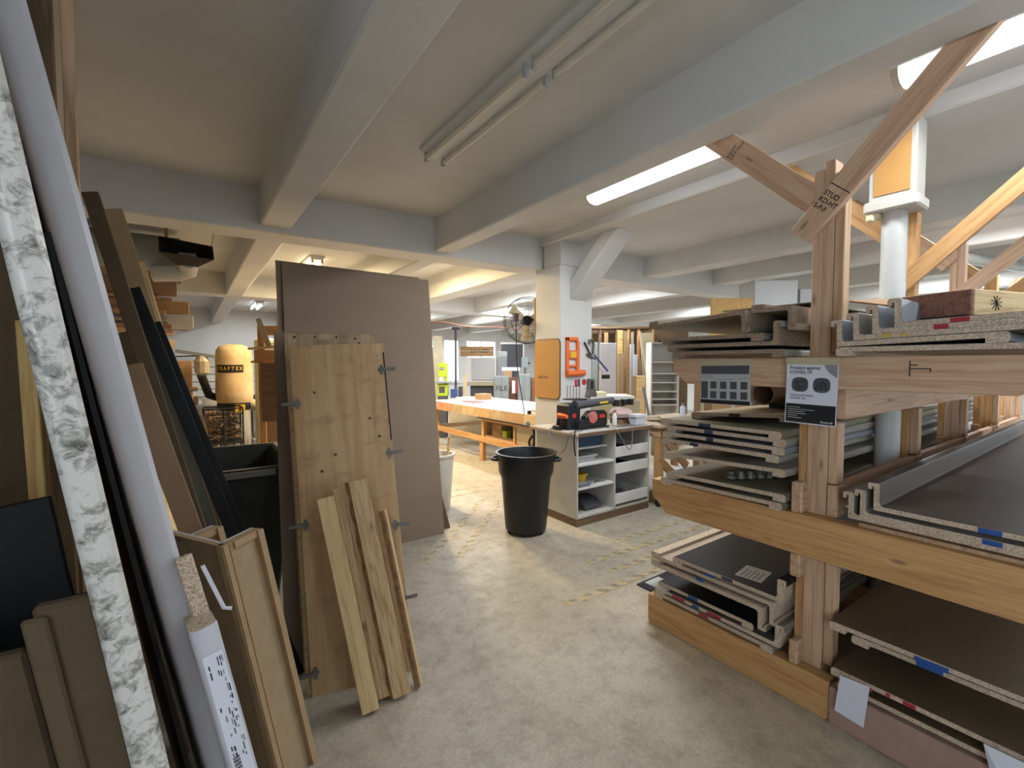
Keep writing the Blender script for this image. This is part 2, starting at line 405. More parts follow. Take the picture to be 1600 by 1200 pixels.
# main column with knee brace
box('column', 3.515, 4.03, 4.0, 4.47, 0, 2.76, M['paint'], kind='structure', bev=.01)
g = G().box(3.515, 4.03, 4.0, 4.30, 2.76, CZ-.001); g.obj('column', M['paint'], kind='structure')
k = G(); k.prism([(4.0, 2.36), (4.0, 2.58), (3.50, 3.02), (3.28, 3.02)], 3.66, 3.93); k.obj('trim_1', M['paint'], kind='structure', bev=.006)
for (x, y) in ((8.6, 4.1), (3.6, 9.0), (8.6, 9.0), (12.0, 4.1)):
    box('column', x, x+.45, y, y+.45, 0, 2.8, M['paint'], kind='structure', bev=.01)

# ---------------------------------------------------------------- light fixtures
def area(x, y, z, sx, sy, power, col, par):
    d = bpy.data.lights.new('lamp', 'AREA'); d.shape = 'RECTANGLE'; d.size = sx; d.size_y = sy; d.energy = power; d.color = col
    o = bpy.data.objects.new('lamp', d); put(o, Matrix.Translation((x, y, z)), par); return o
def wrap_fixture(x, y0, y1, label, power=55, z=CZ, warm=False, w=.19):
    t = thing('ceiling_light', label, 'ceiling light', (x, (y0+y1)/2, z), 0)
    box('housing', x-w/2, x+w/2, y0, y1, z-.05, z-.001, M['white'], t, bev=.004)
    prof = [(-.085, 0), (-.08, -.035), (-.05, -.06), (0, -.068), (.05, -.06), (.08, -.035), (.085, 0)]
    X = Matrix.Translation((x, (y0+y1)/2, z-.05)) @ Matrix.Rotation(R(90), 4, 'Z')
    h = (y1-y0)/2
    G().prism([(-a, b) for a, b in prof], -h+.03, h-.03, X).obj('diffuser', M['lens_warm' if warm else 'lens_cool'], t, smooth=True)
    for s in (-1, 1):
        G().prism([(-a*1.06, b*1.08) for a, b in prof], s*h-.03*(s > 0), s*h+.03*(s < 0), X).obj('end_cap', M['cream' if warm else 'whitedirty'], t, smooth=True)
    area(x, (y0+y1)/2, z-.125, .15, y1-y0-.1, power, P_WARM if warm else P_COOL, t)
    return t
def strip_fixture(x, y0, y1, label, lit=True, power=55, warm=False, z=CZ, n=1):
    t = thing('ceiling_light', label, 'ceiling light', (x, (y0+y1)/2, z), 0)
    G().prism([(-.10, 0), (-.10, -.02), (-.045, -.055), (.045, -.055), (.10, -.02), (.10, 0)], y0, y1, Matrix(((0,-1,0,x),(1,0,0,0),(0,0,1,z-.001),(0,0,0,1)))).obj('housing', M['white'], t)
    m = M['tubeoff'] if not lit else M['lens_warm' if warm else 'lens_cool']
    L = (y1-y0)/n
    for j in range(n):
        a, b = y0 + j*L + .02, y0 + (j+1)*L - .02
        for s in (-1, 1):
            G().tube([(x+s*.065, a+.03, z-.075), (x+s*.065, b-.03, z-.075)], .019, 10).obj('tube', m, t, smooth=True)
            for e in (a, b-.025):
                G().box(x+s*.065-.014, x+s*.065+.014, e, e+.022, z-.10, z-.03).obj('lamp_holder', M['paperg'], t, bev=.004)
    if lit: area(x, (y0+y1)/2, z-.11, .16, y1-y0-.1, power, P_WARM if warm else P_COOL, t)
    return t
strip_fixture(1.46, -1.84, 3.04, 'unlit twin-tube strip light on the ceiling nearest the viewer', lit=False, n=4)
wrap_fixture(2.93, 1.64, 2.93, 'lit white wraparound light beside the top of the knee-braced column', 50)
wrap_fixture(2.98, -.46, .82, 'lit wraparound light behind the brace at the top right corner', 27)
strip_fixture(2.58, 5.75, 7.0, 'warm lit strip light just above the tall brown hardboard sheet', warm=True, power=125)
strip_fixture(1.42, 12.4, 13.6, 'small lit strip light deep in the back left bay', warm=False, power=50)
strip_fixture(6.3, 8.0, 9.0-.1, 'lit strip light seen behind the wall fan', power=60)
strip_fixture(6.3, 10.3, 11.7, 'far lit strip light by the back windows, lower edge near the fan', power=70)
for i, (x, y, p) in enumerate([(6.1, .9, 60), (6.1, 5.9, 60), (9.5, 2.0, 70), (9.5, 6.2, 70), (4.5, 7.2, 70), (4.5, 12.2, 130), (9.5, 11.0, 190), (12.7, 6, 70), (6.1, -.8, 50), (9.5, -1.5, 50), (1.5, 7.4, 110)]):  # unseen fixtures; the far back and warm ones are added to brighten those bays
    strip_fixture(x, y-.6, y+.6, ['lit strip light over the long rack behind its second bay', 'lit strip light over the white bookcase', 'lit strip light far right over the rack end', 'lit strip light over the sheet storage bays',
        'lit strip light over the long work bench', 'added unseen strip light over the back window machines', 'added unseen strip light in the far back corner bay', 'lit strip light by the right wall windows', 'lit strip light over the near rack aisle',
        'lit strip light at the near right end of the hall', 'added warm strip light, unseen behind the tall brown sheets'][i], power=p, warm=(i == 10))

# ---------------------------------------------------------------- countertop blanks
NOSE = [(.008, -.018), (.001, -.012), (0, .006), (.003, .014), (.010, .019)]
def ctop_profile(d, splash):
    if not splash: return NOSE + [(d-.010, .019), (d-.003, .014), (d, .006), (d-.001, -.012), (d-.008, -.018), (d-.06, -.018), (d-.06, 0), (.06, 0), (.06, -.018)], NOSE + [(d-.010, .019), (d-.003, .014), (d, .006), (d-.001, -.012), (d-.008, -.018)]
    top = NOSE + [(d-.034, .019), (d-.025, .022), (d-.020, .031), (d-.020, .106), (d-.016, .112), (d+.016, .112), (d+.020, .106), (d+.020, .085)]
    return top + [(d+.008, .085), (d+.008, .098), (d, .098), (d, 0), (.06, 0), (.06, -.018)], top
def ctop(name, label, X, L, d, lam, core='pboard', splash=True, marks=(), group=None, end=None):
    """laminate countertop blank lying along local x, front nose at y=0, back splash at y=d"""
    core_p, top = ctop_profile(d, splash)
    t = bpy.data.objects.new(name, None); t.empty_display_size = .1; put(t, X, None); tag(t, label, 'countertop', group)
    G(X).prism(core_p, 0, L).obj('core', M[core], t)
    g = G(X); n = len(top); off = []
    for i, p in enumerate(top):
        a = top[max(i-1, 0)]; b = top[min(i+1, n-1)]; dx, dz = b[0]-a[0], b[1]-a[1]; l = math.hypot(dx, dz) or 1
        off.append((p[0]-dz/l*.0014, p[1]+dx/l*.0014))
    ring = off + top[::-1]
    g.prism(ring, .0005, L-.0005); g.obj('laminate', M[lam], t, smooth=True)
    for (y0, y1, z0, z1, mk) in marks:
        G(X).box(-.0012, .0006, y0, y1, z0, z1).obj('spray_mark', M[mk], t)
    return t
def lay(x, y, z, dirn=-1, flip=False, tilt=0, yaw=0):
    """frame of a blank lying along +X with its end at x: nose at y, splash towards dirn; flip turns it face down"""
    Xm = Matrix.Translation((x, y, z)) @ Matrix.Rotation(R(yaw), 4, 'Z') @ Matrix.Rotation(R(tilt), 4, 'X')
    if dirn > 0: B = Matrix.Identity(4)
    else: B = Matrix.Diagonal((1, -1, 1, 1))
    if flip: B = B @ Matrix.Diagonal((1, 1, -1, 1))
    return Xm @ B

# ---------------------------------------------------------------- the long timber cantilever rack
rk = thing('lumber_rack', 'long fir cantilever rack loaded with laminate countertop blanks, V braces to the ceiling', 'rack', (2.42, .9, 0))
PX = [2.38 + 1.2*i for i in range(5)]
for i, px in enumerate(PX):
    fm = M['fir'] if i % 2 == 0 else M['firo']
    for s in (0, 1):
        board('post', (px+.043, .8815+.0425*s, 0), (px+.043, .8815+.0425*s, 2.52-.03*s), .086, .042, fm, rk, up=(0, 1, 0))
    for (y, z0, z1) in ((.965, .93, 1.485), (.965, .20, .69), (.84, .205, .70), (.84, 1.055, 1.335), (.84, 1.655, 2.46)):
        if i == 0 or z0 < 1.6 or y > .9: board('packing_strip', (px+.043, y, z0), (px+.043, y, z1), .07, .038, M['fir2'] if y < .9 else M['firo'], rk, up=(0, 1, 0))
    ax = px - .04
    def arm(y0, y1, z0, z1, cut, zc, m=fm):
        g = G(Matrix.Translation((ax, (y0+y1)/2, 0)) @ Matrix.Rotation(R(90), 4, 'Z'))
        c = (y1+y0)/2; h = (y1-y0)/2
        pl = [(-h+cut, z0), (h-cut, z0), (h, zc), (h, z1), (-h, z1), (-h, zc)]
        mp = Matrix(((0,0,0,0),)*4)
        vs = [(u, w, z) for w in (-.038, .038) for (u, z) in pl]; k = len(pl)
        g.add(vs, [(j, (j+1) % k, k+(j+1) % k, k+j) for j in range(k)] + [tuple(range(k))[::-1], tuple(range(k, 2*k))])
        return g.obj('arm', m, rk, bev=.003)
    arm(.06, 1.765, .715, .905, .10, .81, M['firo'] if i == 0 else fm)
    arm(.17, 1.63, 1.493, 1.635, .10, 1.56)
    arm(.80, 1.785, 0.0, .178, .01, .02, M['firo'] if i == 0 else fm)
    box('base_runner', ax-.05, ax+.035, -.25, .798, 0, .168, M['firpink'], rk, bev=.006)
    for (y, z0, z1, w) in ((.957, .905, 1.05, .048), (.957, .60, .712, .045), (.955, .178, .29, .04)):
        box('cleat', ax-.03, ax+.035, y-w/2, y+w/2, z0, z1, M['fir2'], rk, bev=.006)
    box('packing_block', ax+.039, px+.09, .815, .858, .905, 1.05, M['fir'], rk, bev=.004)
    # V braces up to the ceiling
    bx = px + (.0 if i else .02)
    if i < 4: board('brace', (bx, .945, 2.36), (bx, 1.60, 2.995), .115, .036, fm, rk, up=(1, 0, 0))
    if i == 0:
        lb_ = bpy.data.objects['brace']; d2 = (Vector((0, 1.60, 2.995)) - Vector((0, .945, 2.36))).normalized(); n2 = Vector((0, d2.z, -d2.y)); q = Vector((bx-.0185, .945, 2.36)) + d2*.52
        for j, w_ in enumerate(('S-P-F No.2', 'KD-HT')): text(w_, .022, facing(q + d2*.025*j + n2*.045, -n2, d2), M['inkg'], lb_, 'grade_stamp')
        br = board('brace', (px-.022, .985, 2.20), (px-.022, .19, 3.06), .105, .038, M['fir'], rk, up=(-1, 0, 0))
    else:
        br = board('brace', (px-.021, .985, 2.02), (px-.021, .12, 2.86), .095, .038, fm, rk, up=(-1, 0, 0))
    if i == 0:
        dirv = (Vector((0, .19, 3.06)) - Vector((0, .985, 2.20))).normalized()
        side = Vector((0, dirv.z, -dirv.y))
        for j, s in enumerate(('S-P-F', 'KD-HT', 'STUD')):
            p = Vector((px-.0412, .985, 2.20)) + dirv*(.135+.03*j) + side*(.045)
            text(s, .03, facing(p, -side, dirv), M['ink'], br, 'grade_stamp')
        p = Vector((px-.0412, .985, 2.20)) + dirv*.235
        G(facing(p, -side, dirv)).box(-.05, .05, -.002, .002, 0, .0006).obj('stamp_line', M['ink'], br)
for (y, z0, z1) in ((.845, 1.345, 1.487), (.845, .93, 1.05)):
    board('ledger', (2.48, y, (z0+z1)/2), (7.25, y, (z0+z1)/2), z1-z0, .034, M['fir'], rk, up=(0, 1, 0))
p = facing((2.299, .52, 1.585), (0, -1, 0))
for a in ((-.03, -.002, .03, .002), (-.03, -.03, -.026, .03), (-.03, .012, -.005, .016), (.03, -.012, .034, .002)):
    G(p @ Matrix.Translation((0, 0, .0425))).box(a[0], a[2], a[1], a[3], 0, .0006).obj('pencil_mark', M['ink'], rk)

# steel column standing inside the rack, boxed in at the ceiling
t = thing('steel_column', 'round white steel column inside the rack under a tan boxed casing', 'column', (3.46, .935, 0)); t['kind'] = 'structure'
G().lathe([(.062, .0), (.062, 2.56)], (3.46, .935, 0), 20).obj('shaft', M['steelwhite'], t, smooth=True)
G().lathe([(.10, .0), (.10, .012)], (3.46, .935, 0), 20).obj('base_plate', M['steelwhite'], t)
box('casing', 3.37, 3.545, .82, 1.04, 2.57, 3.019, M['whitedirty'], t, bev=.006)
box('casing_panel', 3.364, 3.369, .845, 1.015, 2.60, 2.99, M['tanboard'], t)
box('collar', 3.345, 3.555, .80, 1.06, 2.505, 2.57, M['whitedirty'], t, bev=.01)
for a in ((3.36, 3.42, 1.01, 1.05, 2.46, 2.51), (3.38, 3.52, .99, 1.02, 2.475, 2.51)): box('broken_plaster', *a, M['cream'], t, bev=.008)

NM = 'countertop_blank'
def C(label, X, L, d, lam, group, **kw): return ctop(NM, label, X, L, d, lam, group=group, **kw)
# lower left bay (noses towards the back, splash on the near side)
gA = 'countertop blanks in the lower left rack bay'
bl = [(-.60, -.54, .004, .017, 'bluem')]
C('countertop blank lying flat at the very bottom of lower left bay', lay(2.30, 1.74, .197, -1), 2.6, .70, 'lamgreyl', gA, splash=False, marks=[(.30, .36, .002, .017, 'redm')])
C('grey countertop blank with red sprayed end, second up in lower left bay', lay(2.285, 1.72, .236, -1), 2.6, .715, 'lamgrey', gA, marks=[(.12, .20, .0, .017, 'redm'), (.34, .42, 0, .017, 'redm'), (.25, .29, 0, .017, 'bluem')])
C('dark topped countertop blank with rolled nose in middle of lower left bay', lay(2.29, 1.70, .275, -1), 2.6, .57, 'lamblack', gA, splash=False, marks=[(.20, .26, .0, .018, 'bluem')])
C('upturned countertop blank with splash facing down in lower left bay', lay(2.27, 1.74, .405, -1, True), 2.6, .66, 'lamgreyl', gA, marks=[(.30, .345, -.018, -.001, 'bluem')])
C('upper upturned countertop blank just under the black one', lay(2.29, 1.755, .443, -1, True), 2.6, .72, 'lamgreyl', gA, marks=[(.36, .41, -.018, -.001, 'bluem')])
b = C('black laminate countertop blank with paper label on top of lower left bay', lay(2.285, 1.60, .462, -1), 1.9, .60, 'lamblack', gA, marks=[(.30, .36, .002, .017, 'bluedk')])
lb = G(Matrix.Translation((2.44, 1.21, .4828)) @ Matrix.Rotation(R(8), 4, 'Z')).box(-.085, .085, -.065, .065, 0, .0008).obj('paper_label', M['paperg'], b)
for j in range(5): G(MW['paper_label'] @ Matrix.Translation((0, .04-.02*j, .0009))).box(-.07, .05-.02*(j % 2), -.004, .004, 0, .0004).obj('printed_line', M['inkm'], lb)
box('paper_sheet', 2.25, 2.38, 1.62, 1.77, .266, .268, M['paperg'], label='loose grey paper sheet sticking out of the lower left bay stack', cat='paper')
# middle left bay
gB = 'countertop blanks in the middle left rack bay'
for i, (nm, y, z, tl, lam, mk, lab) in enumerate([
    ('', 1.0, .925, -1, 'lamolive', (), 'lowest olive grey blank resting on middle left arm'),
    ('', .99, .966, -1.2, 'lamolive', (), 'olive grey blank with cast clamps lying on it'),
    ('', 1.0, 1.082, -1.8, 'lamgreyl', (), 'single grey blank spaced alone in the middle of the bay'),
    ('', 1.02, 1.150, 0, 'lamgreyl', [(.42, .47, 0, .017, 'bluedk')], 'lowest blank of the dense stack of four in middle left bay'),
    ('', 1.0, 1.188, 0, 'lamgreyb', [(.36, .40, -.001, .018, 'bluedk')], 'blue grey blank second in the dense stack of four'),
    ('', 1.0, 1.226, 0, 'lamgreyl', [(.37, .42, -.001, .018, 'bluedk')], 'blank with blue sprayed end third in the dense stack of four'),
    ('', 1.01, 1.264, 0, 'lamolive', [(.36, .43, -.001, .018, 'bluedk')], 'olive topped blank with blue sprayed end crowning the dense stack of four')]):
    C(lab, lay(2.27+.012*(i % 3), y, z, 1, False, tl), 4.6-.3*(i == 2), .68-.02*(i % 2), lam, gB, splash=False, marks=mk)
C('cream topped blank tilted on top of the middle left bay', lay(2.40, 1.02, 1.337, 1, False, -3.5), 2.2, .55, 'lamcream', gB, splash=False, core='pboardd', marks=[(.26, .32, 0, .017, 'ink')])
for i, (x, y, z, h) in enumerate([(2.75, 1.3, .983, .078), (4.2, 1.3, .983, .078), (2.75, 1.45, 1.092, .039), (4.2, 1.45, 1.092, .039)]):
    box('spacer_block', x, x+.09, y-.15, y+.15, z, z+h, M['pine'], bev=.003, label='pine spacer block between countertop blanks in the middle left bay', cat='block', group='spacer blocks between the blanks')
for i in range(7):
    x = 2.36+.045*i; y = 1.30-.028*i; rr = .030-.002*i
    t = thing('pipe_fitting', ('biggest cast fitting at the left end of the row on the olive blank', 'second cast fitting from the left on the olive blank', 'third cast fitting from the left on the olive blank', 'middle cast fitting of the row on the olive blank', 'third cast fitting from the post end of the row', 'second cast fitting from the post end of the row', 'smallest cast fitting at the post end of the row')[i], 'fitting', (x, y, .987), R(40*i), group='cast fittings on the olive blank')
    L = MW[t.name]
    G().lathe([(rr*.6, 0), (rr, .006), (rr, .02), (rr*.7, .03), (rr*.7, .045)], (0, 0, 0), 10, X=L).obj('cup', M['steeld'], t, smooth=True)
    G().tube([L @ Vector((0, 0, .02)), L @ Vector((rr*1.6, 0, .018))], .008, 8).obj('stub', M['steeld'], t, smooth=True)
# top left bay
gC = 'countertop blanks piled on the top left arms'
C('lowest blank on the top left arm with short rear edge', lay(2.26, 1.60, 1.654, -1, False, 0), 2.6, .60, 'lamgreyl', gC, splash=False, core='pboardd')
C('blank with upstanding splash near the post on top left arm', lay(2.25, 1.63, 1.693, -1, False, 0), 2.6, .60, 'lamgreyb', gC, core='pboardd')
C('thin blank nested inside the splash piece on top left arm', lay(2.24, 1.66, 1.733, -1, False, 0), 2.4, .57, 'lamgreyl', gC, splash=False, core='pboardd')
C('upturned blank whose splash hangs down on the top left pile', lay(2.23, 1.745, 1.83, -1, True, -4), 2.5, .57, 'lamolive', gC, core='pboardd')
C('upturned cream blank overlapping the top left pile beside the post', lay(2.28, 1.17, 1.876, -1, True, 0), 2.3, .19, 'lamcream', gC, core='pboardd')
box('scrap_board', 2.9, 3.3, 1.05, 1.5, 1.877, 1.90, M['pboardd'], label='dark offcut lying on the top left pile behind the post', cat='board')
# top right bay
gD = 'countertop blanks on the top right arms'
C('thin bottom slab on the top right arm', lay(2.24, .13, 1.654, 1), 3.4, .66, 'lamgreyl', gD, splash=False)
C('blank with downturned nose above the gap on top right arm', lay(2.235, .285, 1.694, 1, False, -2.0), 3.4, .50, 'lamgreyb', gD, splash=True)
C('yellow marked slab in the top right stack', lay(2.23, .10, 1.7225, 1, False, -2.0), 3.3, .625, 'lamgrey', gD, marks=[(.50, .53, .002, .017, 'yellowm'), (.45, .475, .004, .015, 'yellowm')])
C('slab with lower red spray mark in top right stack', lay(2.24, .03, 1.7455, 1, False, -2.0), 3.3, .635, 'lamgreyb', gD, marks=[(.41, .45, .0, .018, 'redm')])
C('uppermost slab with upper red spray mark in top right stack', lay(2.26, -.04, 1.7685, 1, False, -2.0), 3.2, .64, 'lamgreyb', gD, marks=[(.43, .48, .0, .018, 'redm'), (.32, .36, .004, .014, 'masking')])
# heavy beam and sheets lying across the top
t = thing('drawer_box', 'reddish wooden box section with pale yellow end on the top right stack', 'box', (2.5, .5, 1.792), R(-18))
L = MW[t.name]
G(L).box(-.02, 0, -.09, .20, .0, .10).obj('end_panel', M['redwood'], t, bev=.003)
G(L).box(.0, .75, -.09, -.065, .0, .10).obj('side_panel', M['pine'], t, bev=.003)
G(L).box(.0, .75, .175, .20, .0, .10).obj('side_panel', M['redwood'], t, bev=.003)
G(L).box(.0, .75, -.065, .175, .075, .098).obj('top_panel', M['redwood'], t)
sk = G(L)
for j in range(5):
    a = j*math.pi/5+.2; c, s_ = math.cos(a)*.035, math.sin(a)*.03
    sk.tube([(.13-c, -.0908, .05-s_), (.13+c, -.0908, .05+s_)], .0018, 4)
sk.obj('ink_scribble', M['ink'], t)
box('laminate_sheet', 2.5, 3.8, .98, 1.45, 1.902, 1.908, M['lamolive'], label='thin olive laminate sheet lying loose on the top left pile', cat='sheet')
G(Matrix.Translation((2.62, .62, 1.84)) @ Matrix.Rotation(R(-6), 4, 'Y') @ Matrix.Rotation(R(14), 4, 'X')).box(0, .5, -.02, .26, 0, .008).obj('plywood_offcut', M['cardd'], label='thin brown offcut tilted behind the post on the top right stack', cat='offcut')
# middle right bay
gE = 'grey countertop blanks on the middle right arms'
for i, x in enumerate((2.34, 3.6, 5.2)): box('sticker', x, x+.07, .15, .72, .906, .921, M['fir2'], label='%s thin timber sticker under the grey blanks on the middle right arms' % ('nearest', 'second', 'furthest')[i], cat='sticker', group='stickers on the middle right arms')
C('lowest grey countertop blank on middle right arm', lay(2.31, .12, .940, 1), 4.6, .63, 'lamgreyl', gE)
C('second grey countertop blank with blue mark on middle right arm', lay(2.30, .05, .9605, 1), 4.6, .655, 'lamgreyl', gE, marks=[(.24, .29, .0, .018, 'bluem')])
c = C('top grey countertop blank with taped paper on middle right arm', lay(2.285, -.02, 1.003, 1), 4.6, .675, 'lamtaupe', gE, marks=[(.31, .37, .0, .018, 'bluem')])
box('paper_label', 2.33, 2.48, .285, .39, 1.0215, 1.0228, M['lamgreyl'], c)
G().add([(2.30, .655, 1.0224), (2.30, .48, 1.0224), (5.6, .30, 1.0224), (5.6, .655, 1.0224)], [(0, 1, 2, 3)]).obj('masking_film', M['film'], c)
# lower right bay
gF = 'brown countertop blanks in the lower right bay'
C('bottom brown blank in lower right bay, just above the pink runner', lay(2.30, -.15, .187, 1), 3.2, .92, 'lambrown', gF, splash=False)
C('middle brown blank with red spray marks in lower right bay', lay(2.29, -.12, .248, 1), 3.2, .91, 'lambrown', gF, splash=False, marks=[(.62, .66, 0, .017, 'redm'), (.70, .715, .002, .016, 'redm'), (.76, .80, -.012, .004, 'redm')])
C('lower of two nested brown blanks with blue end in lower right bay', lay(2.315, -.12, .415, 1, False, 0, 0), 3.1, .845, 'lambrown', gF, splash=False, marks=[(.55, .63, .0, .018, 'bluem')])
C('uppermost brown speckled blank in lower right bay', lay(2.285, -.15, .453, 1, False, 0, 0), 3.1, .95, 'lambrown', gF, splash=False, marks=[(.56, .66, -.006, .014, 'bluem')])
for i, x in enumerate((2.6, 4.6)): 
    box('spacer_block', x, x+.09, .1, .5, .268, .396, M['pine'], bev=.003, label='pine spacer block under the nested brown blanks, lower right bay', cat='block', group='spacer blocks in the lower right bay')
    box('spacer_block', x, x+.09, .1, .5, .2075, .2295, M['pine'], label='thin pine spacer under the red marked brown blank', cat='block', group='thin spacers in the lower right bay')
G().add([(2.262, .745, .262), (2.262, .64, .270), (2.255, .655, .09), (2.255, .76, .10), (2.263, .745, .262), (2.263, .64, .270), (2.256, .655, .09), (2.256, .76, .10)], [(0,1,2,3), (7,6,5,4), (0,1,5,4), (1,2,6,5), (2,3,7,6), (3,0,4,7)]).obj('paper_tag', M['paper'], label='white paper tag hanging at the left end of the brown blanks', cat='paper tag')
G().add([(2.262, .31, .262), (2.262, .20, .262), (2.22, .20, .08), (2.25, .27, .09), (2.263, .31, .262), (2.263, .20, .262), (2.221, .20, .08), (2.251, .27, .09)], [(0,1,2,3), (7,6,5,4), (0,1,5,4), (1,2,6,5), (2,3,7,6), (3,0,4,7)]).obj('paper_tag', M['paper'], label='white paper tag hanging near the frame edge at lower right', cat='paper tag')
# contents of the further bays, seen between the posts

# ---------------------------------------------------------------- notices on the rack
t = thing('safety_poster', 'white printed poster about clean hands taped to the rack post', 'poster', (2.262, .885, 1.48))
F = facing((2.262, .99, 1.62), (0, -1, 0)) @ Matrix.Rotation(R(-1.0), 4, 'Z')
def flat(name, x0, y0, x1, y1, m, par, d=0, F=None):
    return G((F) @ Matrix.Translation((0, 0, d))).box(x0, x1, y0, y1, 0, .0008).obj(name, m, par)
sheet = flat('sheet', 0, -.285, .207, 0, M['paper'], t, 0, F)
flat('tape_strip', -.006, -.018, .21, .012, M['masking'], t, .001, F)
text('Protect against\nCOVID-19', .0205, F @ Matrix.Translation((.014, -.043, .001)), M['ink'], sheet)
for cx in (.058, .145):
    G(F @ Matrix.Translation((cx, -.108, .001))).add([(.034*math.copysign(abs(math.cos(a))**.7, math.cos(a)), .033*math.copysign(abs(math.sin(a))**.7, math.sin(a)), z) for z in (0, .0006) for a in [2*math.pi*k/24 for k in range(24)]],
        [tuple(range(24)), tuple(range(24, 48))] + [(k, (k+1) % 24, 24+(k+1) % 24, 24+k) for k in range(24)]).obj('round_symbol', M['inkg'], sheet)
def lines(pts_list, r, m, par, name, FF):
    g = G(FF)
    for pts in pts_list: g.tube([(x, y, .0022) for x, y in pts], r, 4)
    return g.obj(name, m, par)
lines([[(.042, -.088), (.05, -.094), (.078, -.094)], [(.042, -.094), (.042, -.128), (.062, -.128)], [(.05, -.1), (.055, -.118), (.07, -.118)]], .0012, M['ink'], sheet, 'tap_drawing', F)
lines([[(.122, -.126), (.132, -.1), (.138, -.125), (.142, -.098), (.15, -.094), (.158, -.1), (.165, -.125), (.155, -.127), (.122, -.127)], [(.142, -.1), (.148, -.124)]], .0012, M['ink'], sheet, 'hands_drawing', F)
text('Clean hands before\nand after use', .0125, F @ Matrix.Translation((.018, -.163, .001)), M['inkg'], sheet)
flat('dark_footer', .004, -.28, .203, -.196, M['ink'], sheet, .001, F)
for j, w in enumerate((.05, .11, .07, .075, .04, .06)): flat('printed_line', .012, -.213-.0095*j, .012+w, -.2105-.0095*j, M['paperg'], sheet, .002, F)
text('Ontario', .012, F @ Matrix.Translation((.146, -.270, .002)), M['paper'], sheet)
G(F @ Matrix.Translation((.19, -.270, .002))).add([(.004*math.cos(a)*(1+.25*math.cos(3*a)), .004*math.sin(a)*(1+.25*math.cos(3*a)), z) for z in (0, .0006) for a in [2*math.pi*k/18 for k in range(18)]],
    [tuple(range(18)), tuple(range(18, 36))] + [(k, (k+1) % 18, 18+(k+1) % 18, 18+k) for k in range(18)]).obj('trefoil_mark', M['paper'], sheet)
G(F @ Matrix.Translation((0, 0, .001))).add([(.203, -.018, 0), (.15, -.018, 0), (.17, -.05, 0), (.203, -.075, 0), (.203, -.018, .0006), (.15, -.018, .0006), (.17, -.05, .0006), (.203, -.075, .0006)], [(0,1,2,3), (7,6,5,4), (0,1,5,4), (1,2,6,5), (2,3,7,6), (3,0,4,7)]).obj('corner_flash', M['inkm'], sheet)
t = thing('notice_sheet', 'grey notice with rows of dark squares taped to the top left arm', 'notice', (2.29, 1.31, 1.5))
F = facing((2.296, 1.448, 1.618), (0, -1, 0)) @ Matrix.Rotation(R(.6), 4, 'Z')
sheet = flat('sheet', 0, -.228, .272, 0, M['paperg'], t, 0, F)
flat('tape_strip', -.012, -.022, .28, .008, M['masking'], t, .001, F)
flat('dark_header', .005, -.068, .266, -.024, M['inkg'], sheet, .001, F)
flat('dark_footer', .0, -.226, .27, -.206, M['ink'], sheet, .001, F)
flat('side_block', .004, -.2, .042, -.108, M['inkg'], sheet, .001, F)
for j in range(4):
    for k in range(2): flat('square_picture', .057+.055*j, -.146-.052*k, .092+.055*j, -.108-.052*k, M['inkg'], sheet, .001, F)
for (a, b, c) in ((.005, .07, -.078), (.13, .165, -.078), (.1, .19, -.098), (.21, .255, -.092), (.005, .07, -.086)): flat('printed_line', a, c, b, c+.003, M['inkm'], sheet, .001, F)

# ---------------------------------------------------------------- white tool cabinet and what stands on it
CX0, CX1, CY0, CY1 = 3.07, 4.17, 3.24, 3.88
t = thing('tool_cabinet', 'white open fronted cabinet of shelves and drawers in front of the column', 'cabinet', (3.6, 3.5, 0))
box('plinth', CX0+.004, CX1-.004, CY0+.004, CY1, 0, .08, M['brownwood'], t)
for i, x in enumerate((CX0, CX0+.535, CX1-.019)): box('side_panel' if i != 1 else 'divider', x, x+.019, CY0, CY1, .08, .90, M['whitedirty'], t, bev=.001)
box('back_panel', CX0+.019, CX1-.019, CY1-.02, CY1-.005, .08, .90, M['whitedirty'], t)
box('bottom_panel', CX0+.019, CX1-.019, CY0, CY1-.02, .08, .099, M['whitedirty'], t)
box('worktop', CX0-.03, CX1+.02, CY0-.02, CY1+.09, .90, .93, M['pboard'], t, bev=.004)
box('worktop_surface', CX0+.0, CX1+.015, CY0-.018, CY1+.06, .93, .934, M['whitedirty'], t)
box('edge_strip', CX0+.0, CX1+.02, CY0-.026, CY0-.02, .895, .93, M['brownwood'], t)
for z, y in ((.74, .10), (.594, 0), (.360, 0)): box('shelf', CX0+.019, CX0+.535, CY0+.01+y, CY1-.02, z, z+.019, M['white'], t)
for z in (.63, .455, .13):
    d = box('drawer', CX0+.556, CX1-.021, CY0+.002, CY0+.02, z, z+.108, M['white'], t, bev=.002)
    for x in (CX0+.565, CX1-.045): box('drawer_side', x, x+.014, CY0+.02, CY1-.1, z+.01, z+.095, M['white'], d)
    box('drawer_bottom', CX0+.565, CX1-.031, CY0+.02, CY1-.1, z+.004, z+.010, M['white'], d)
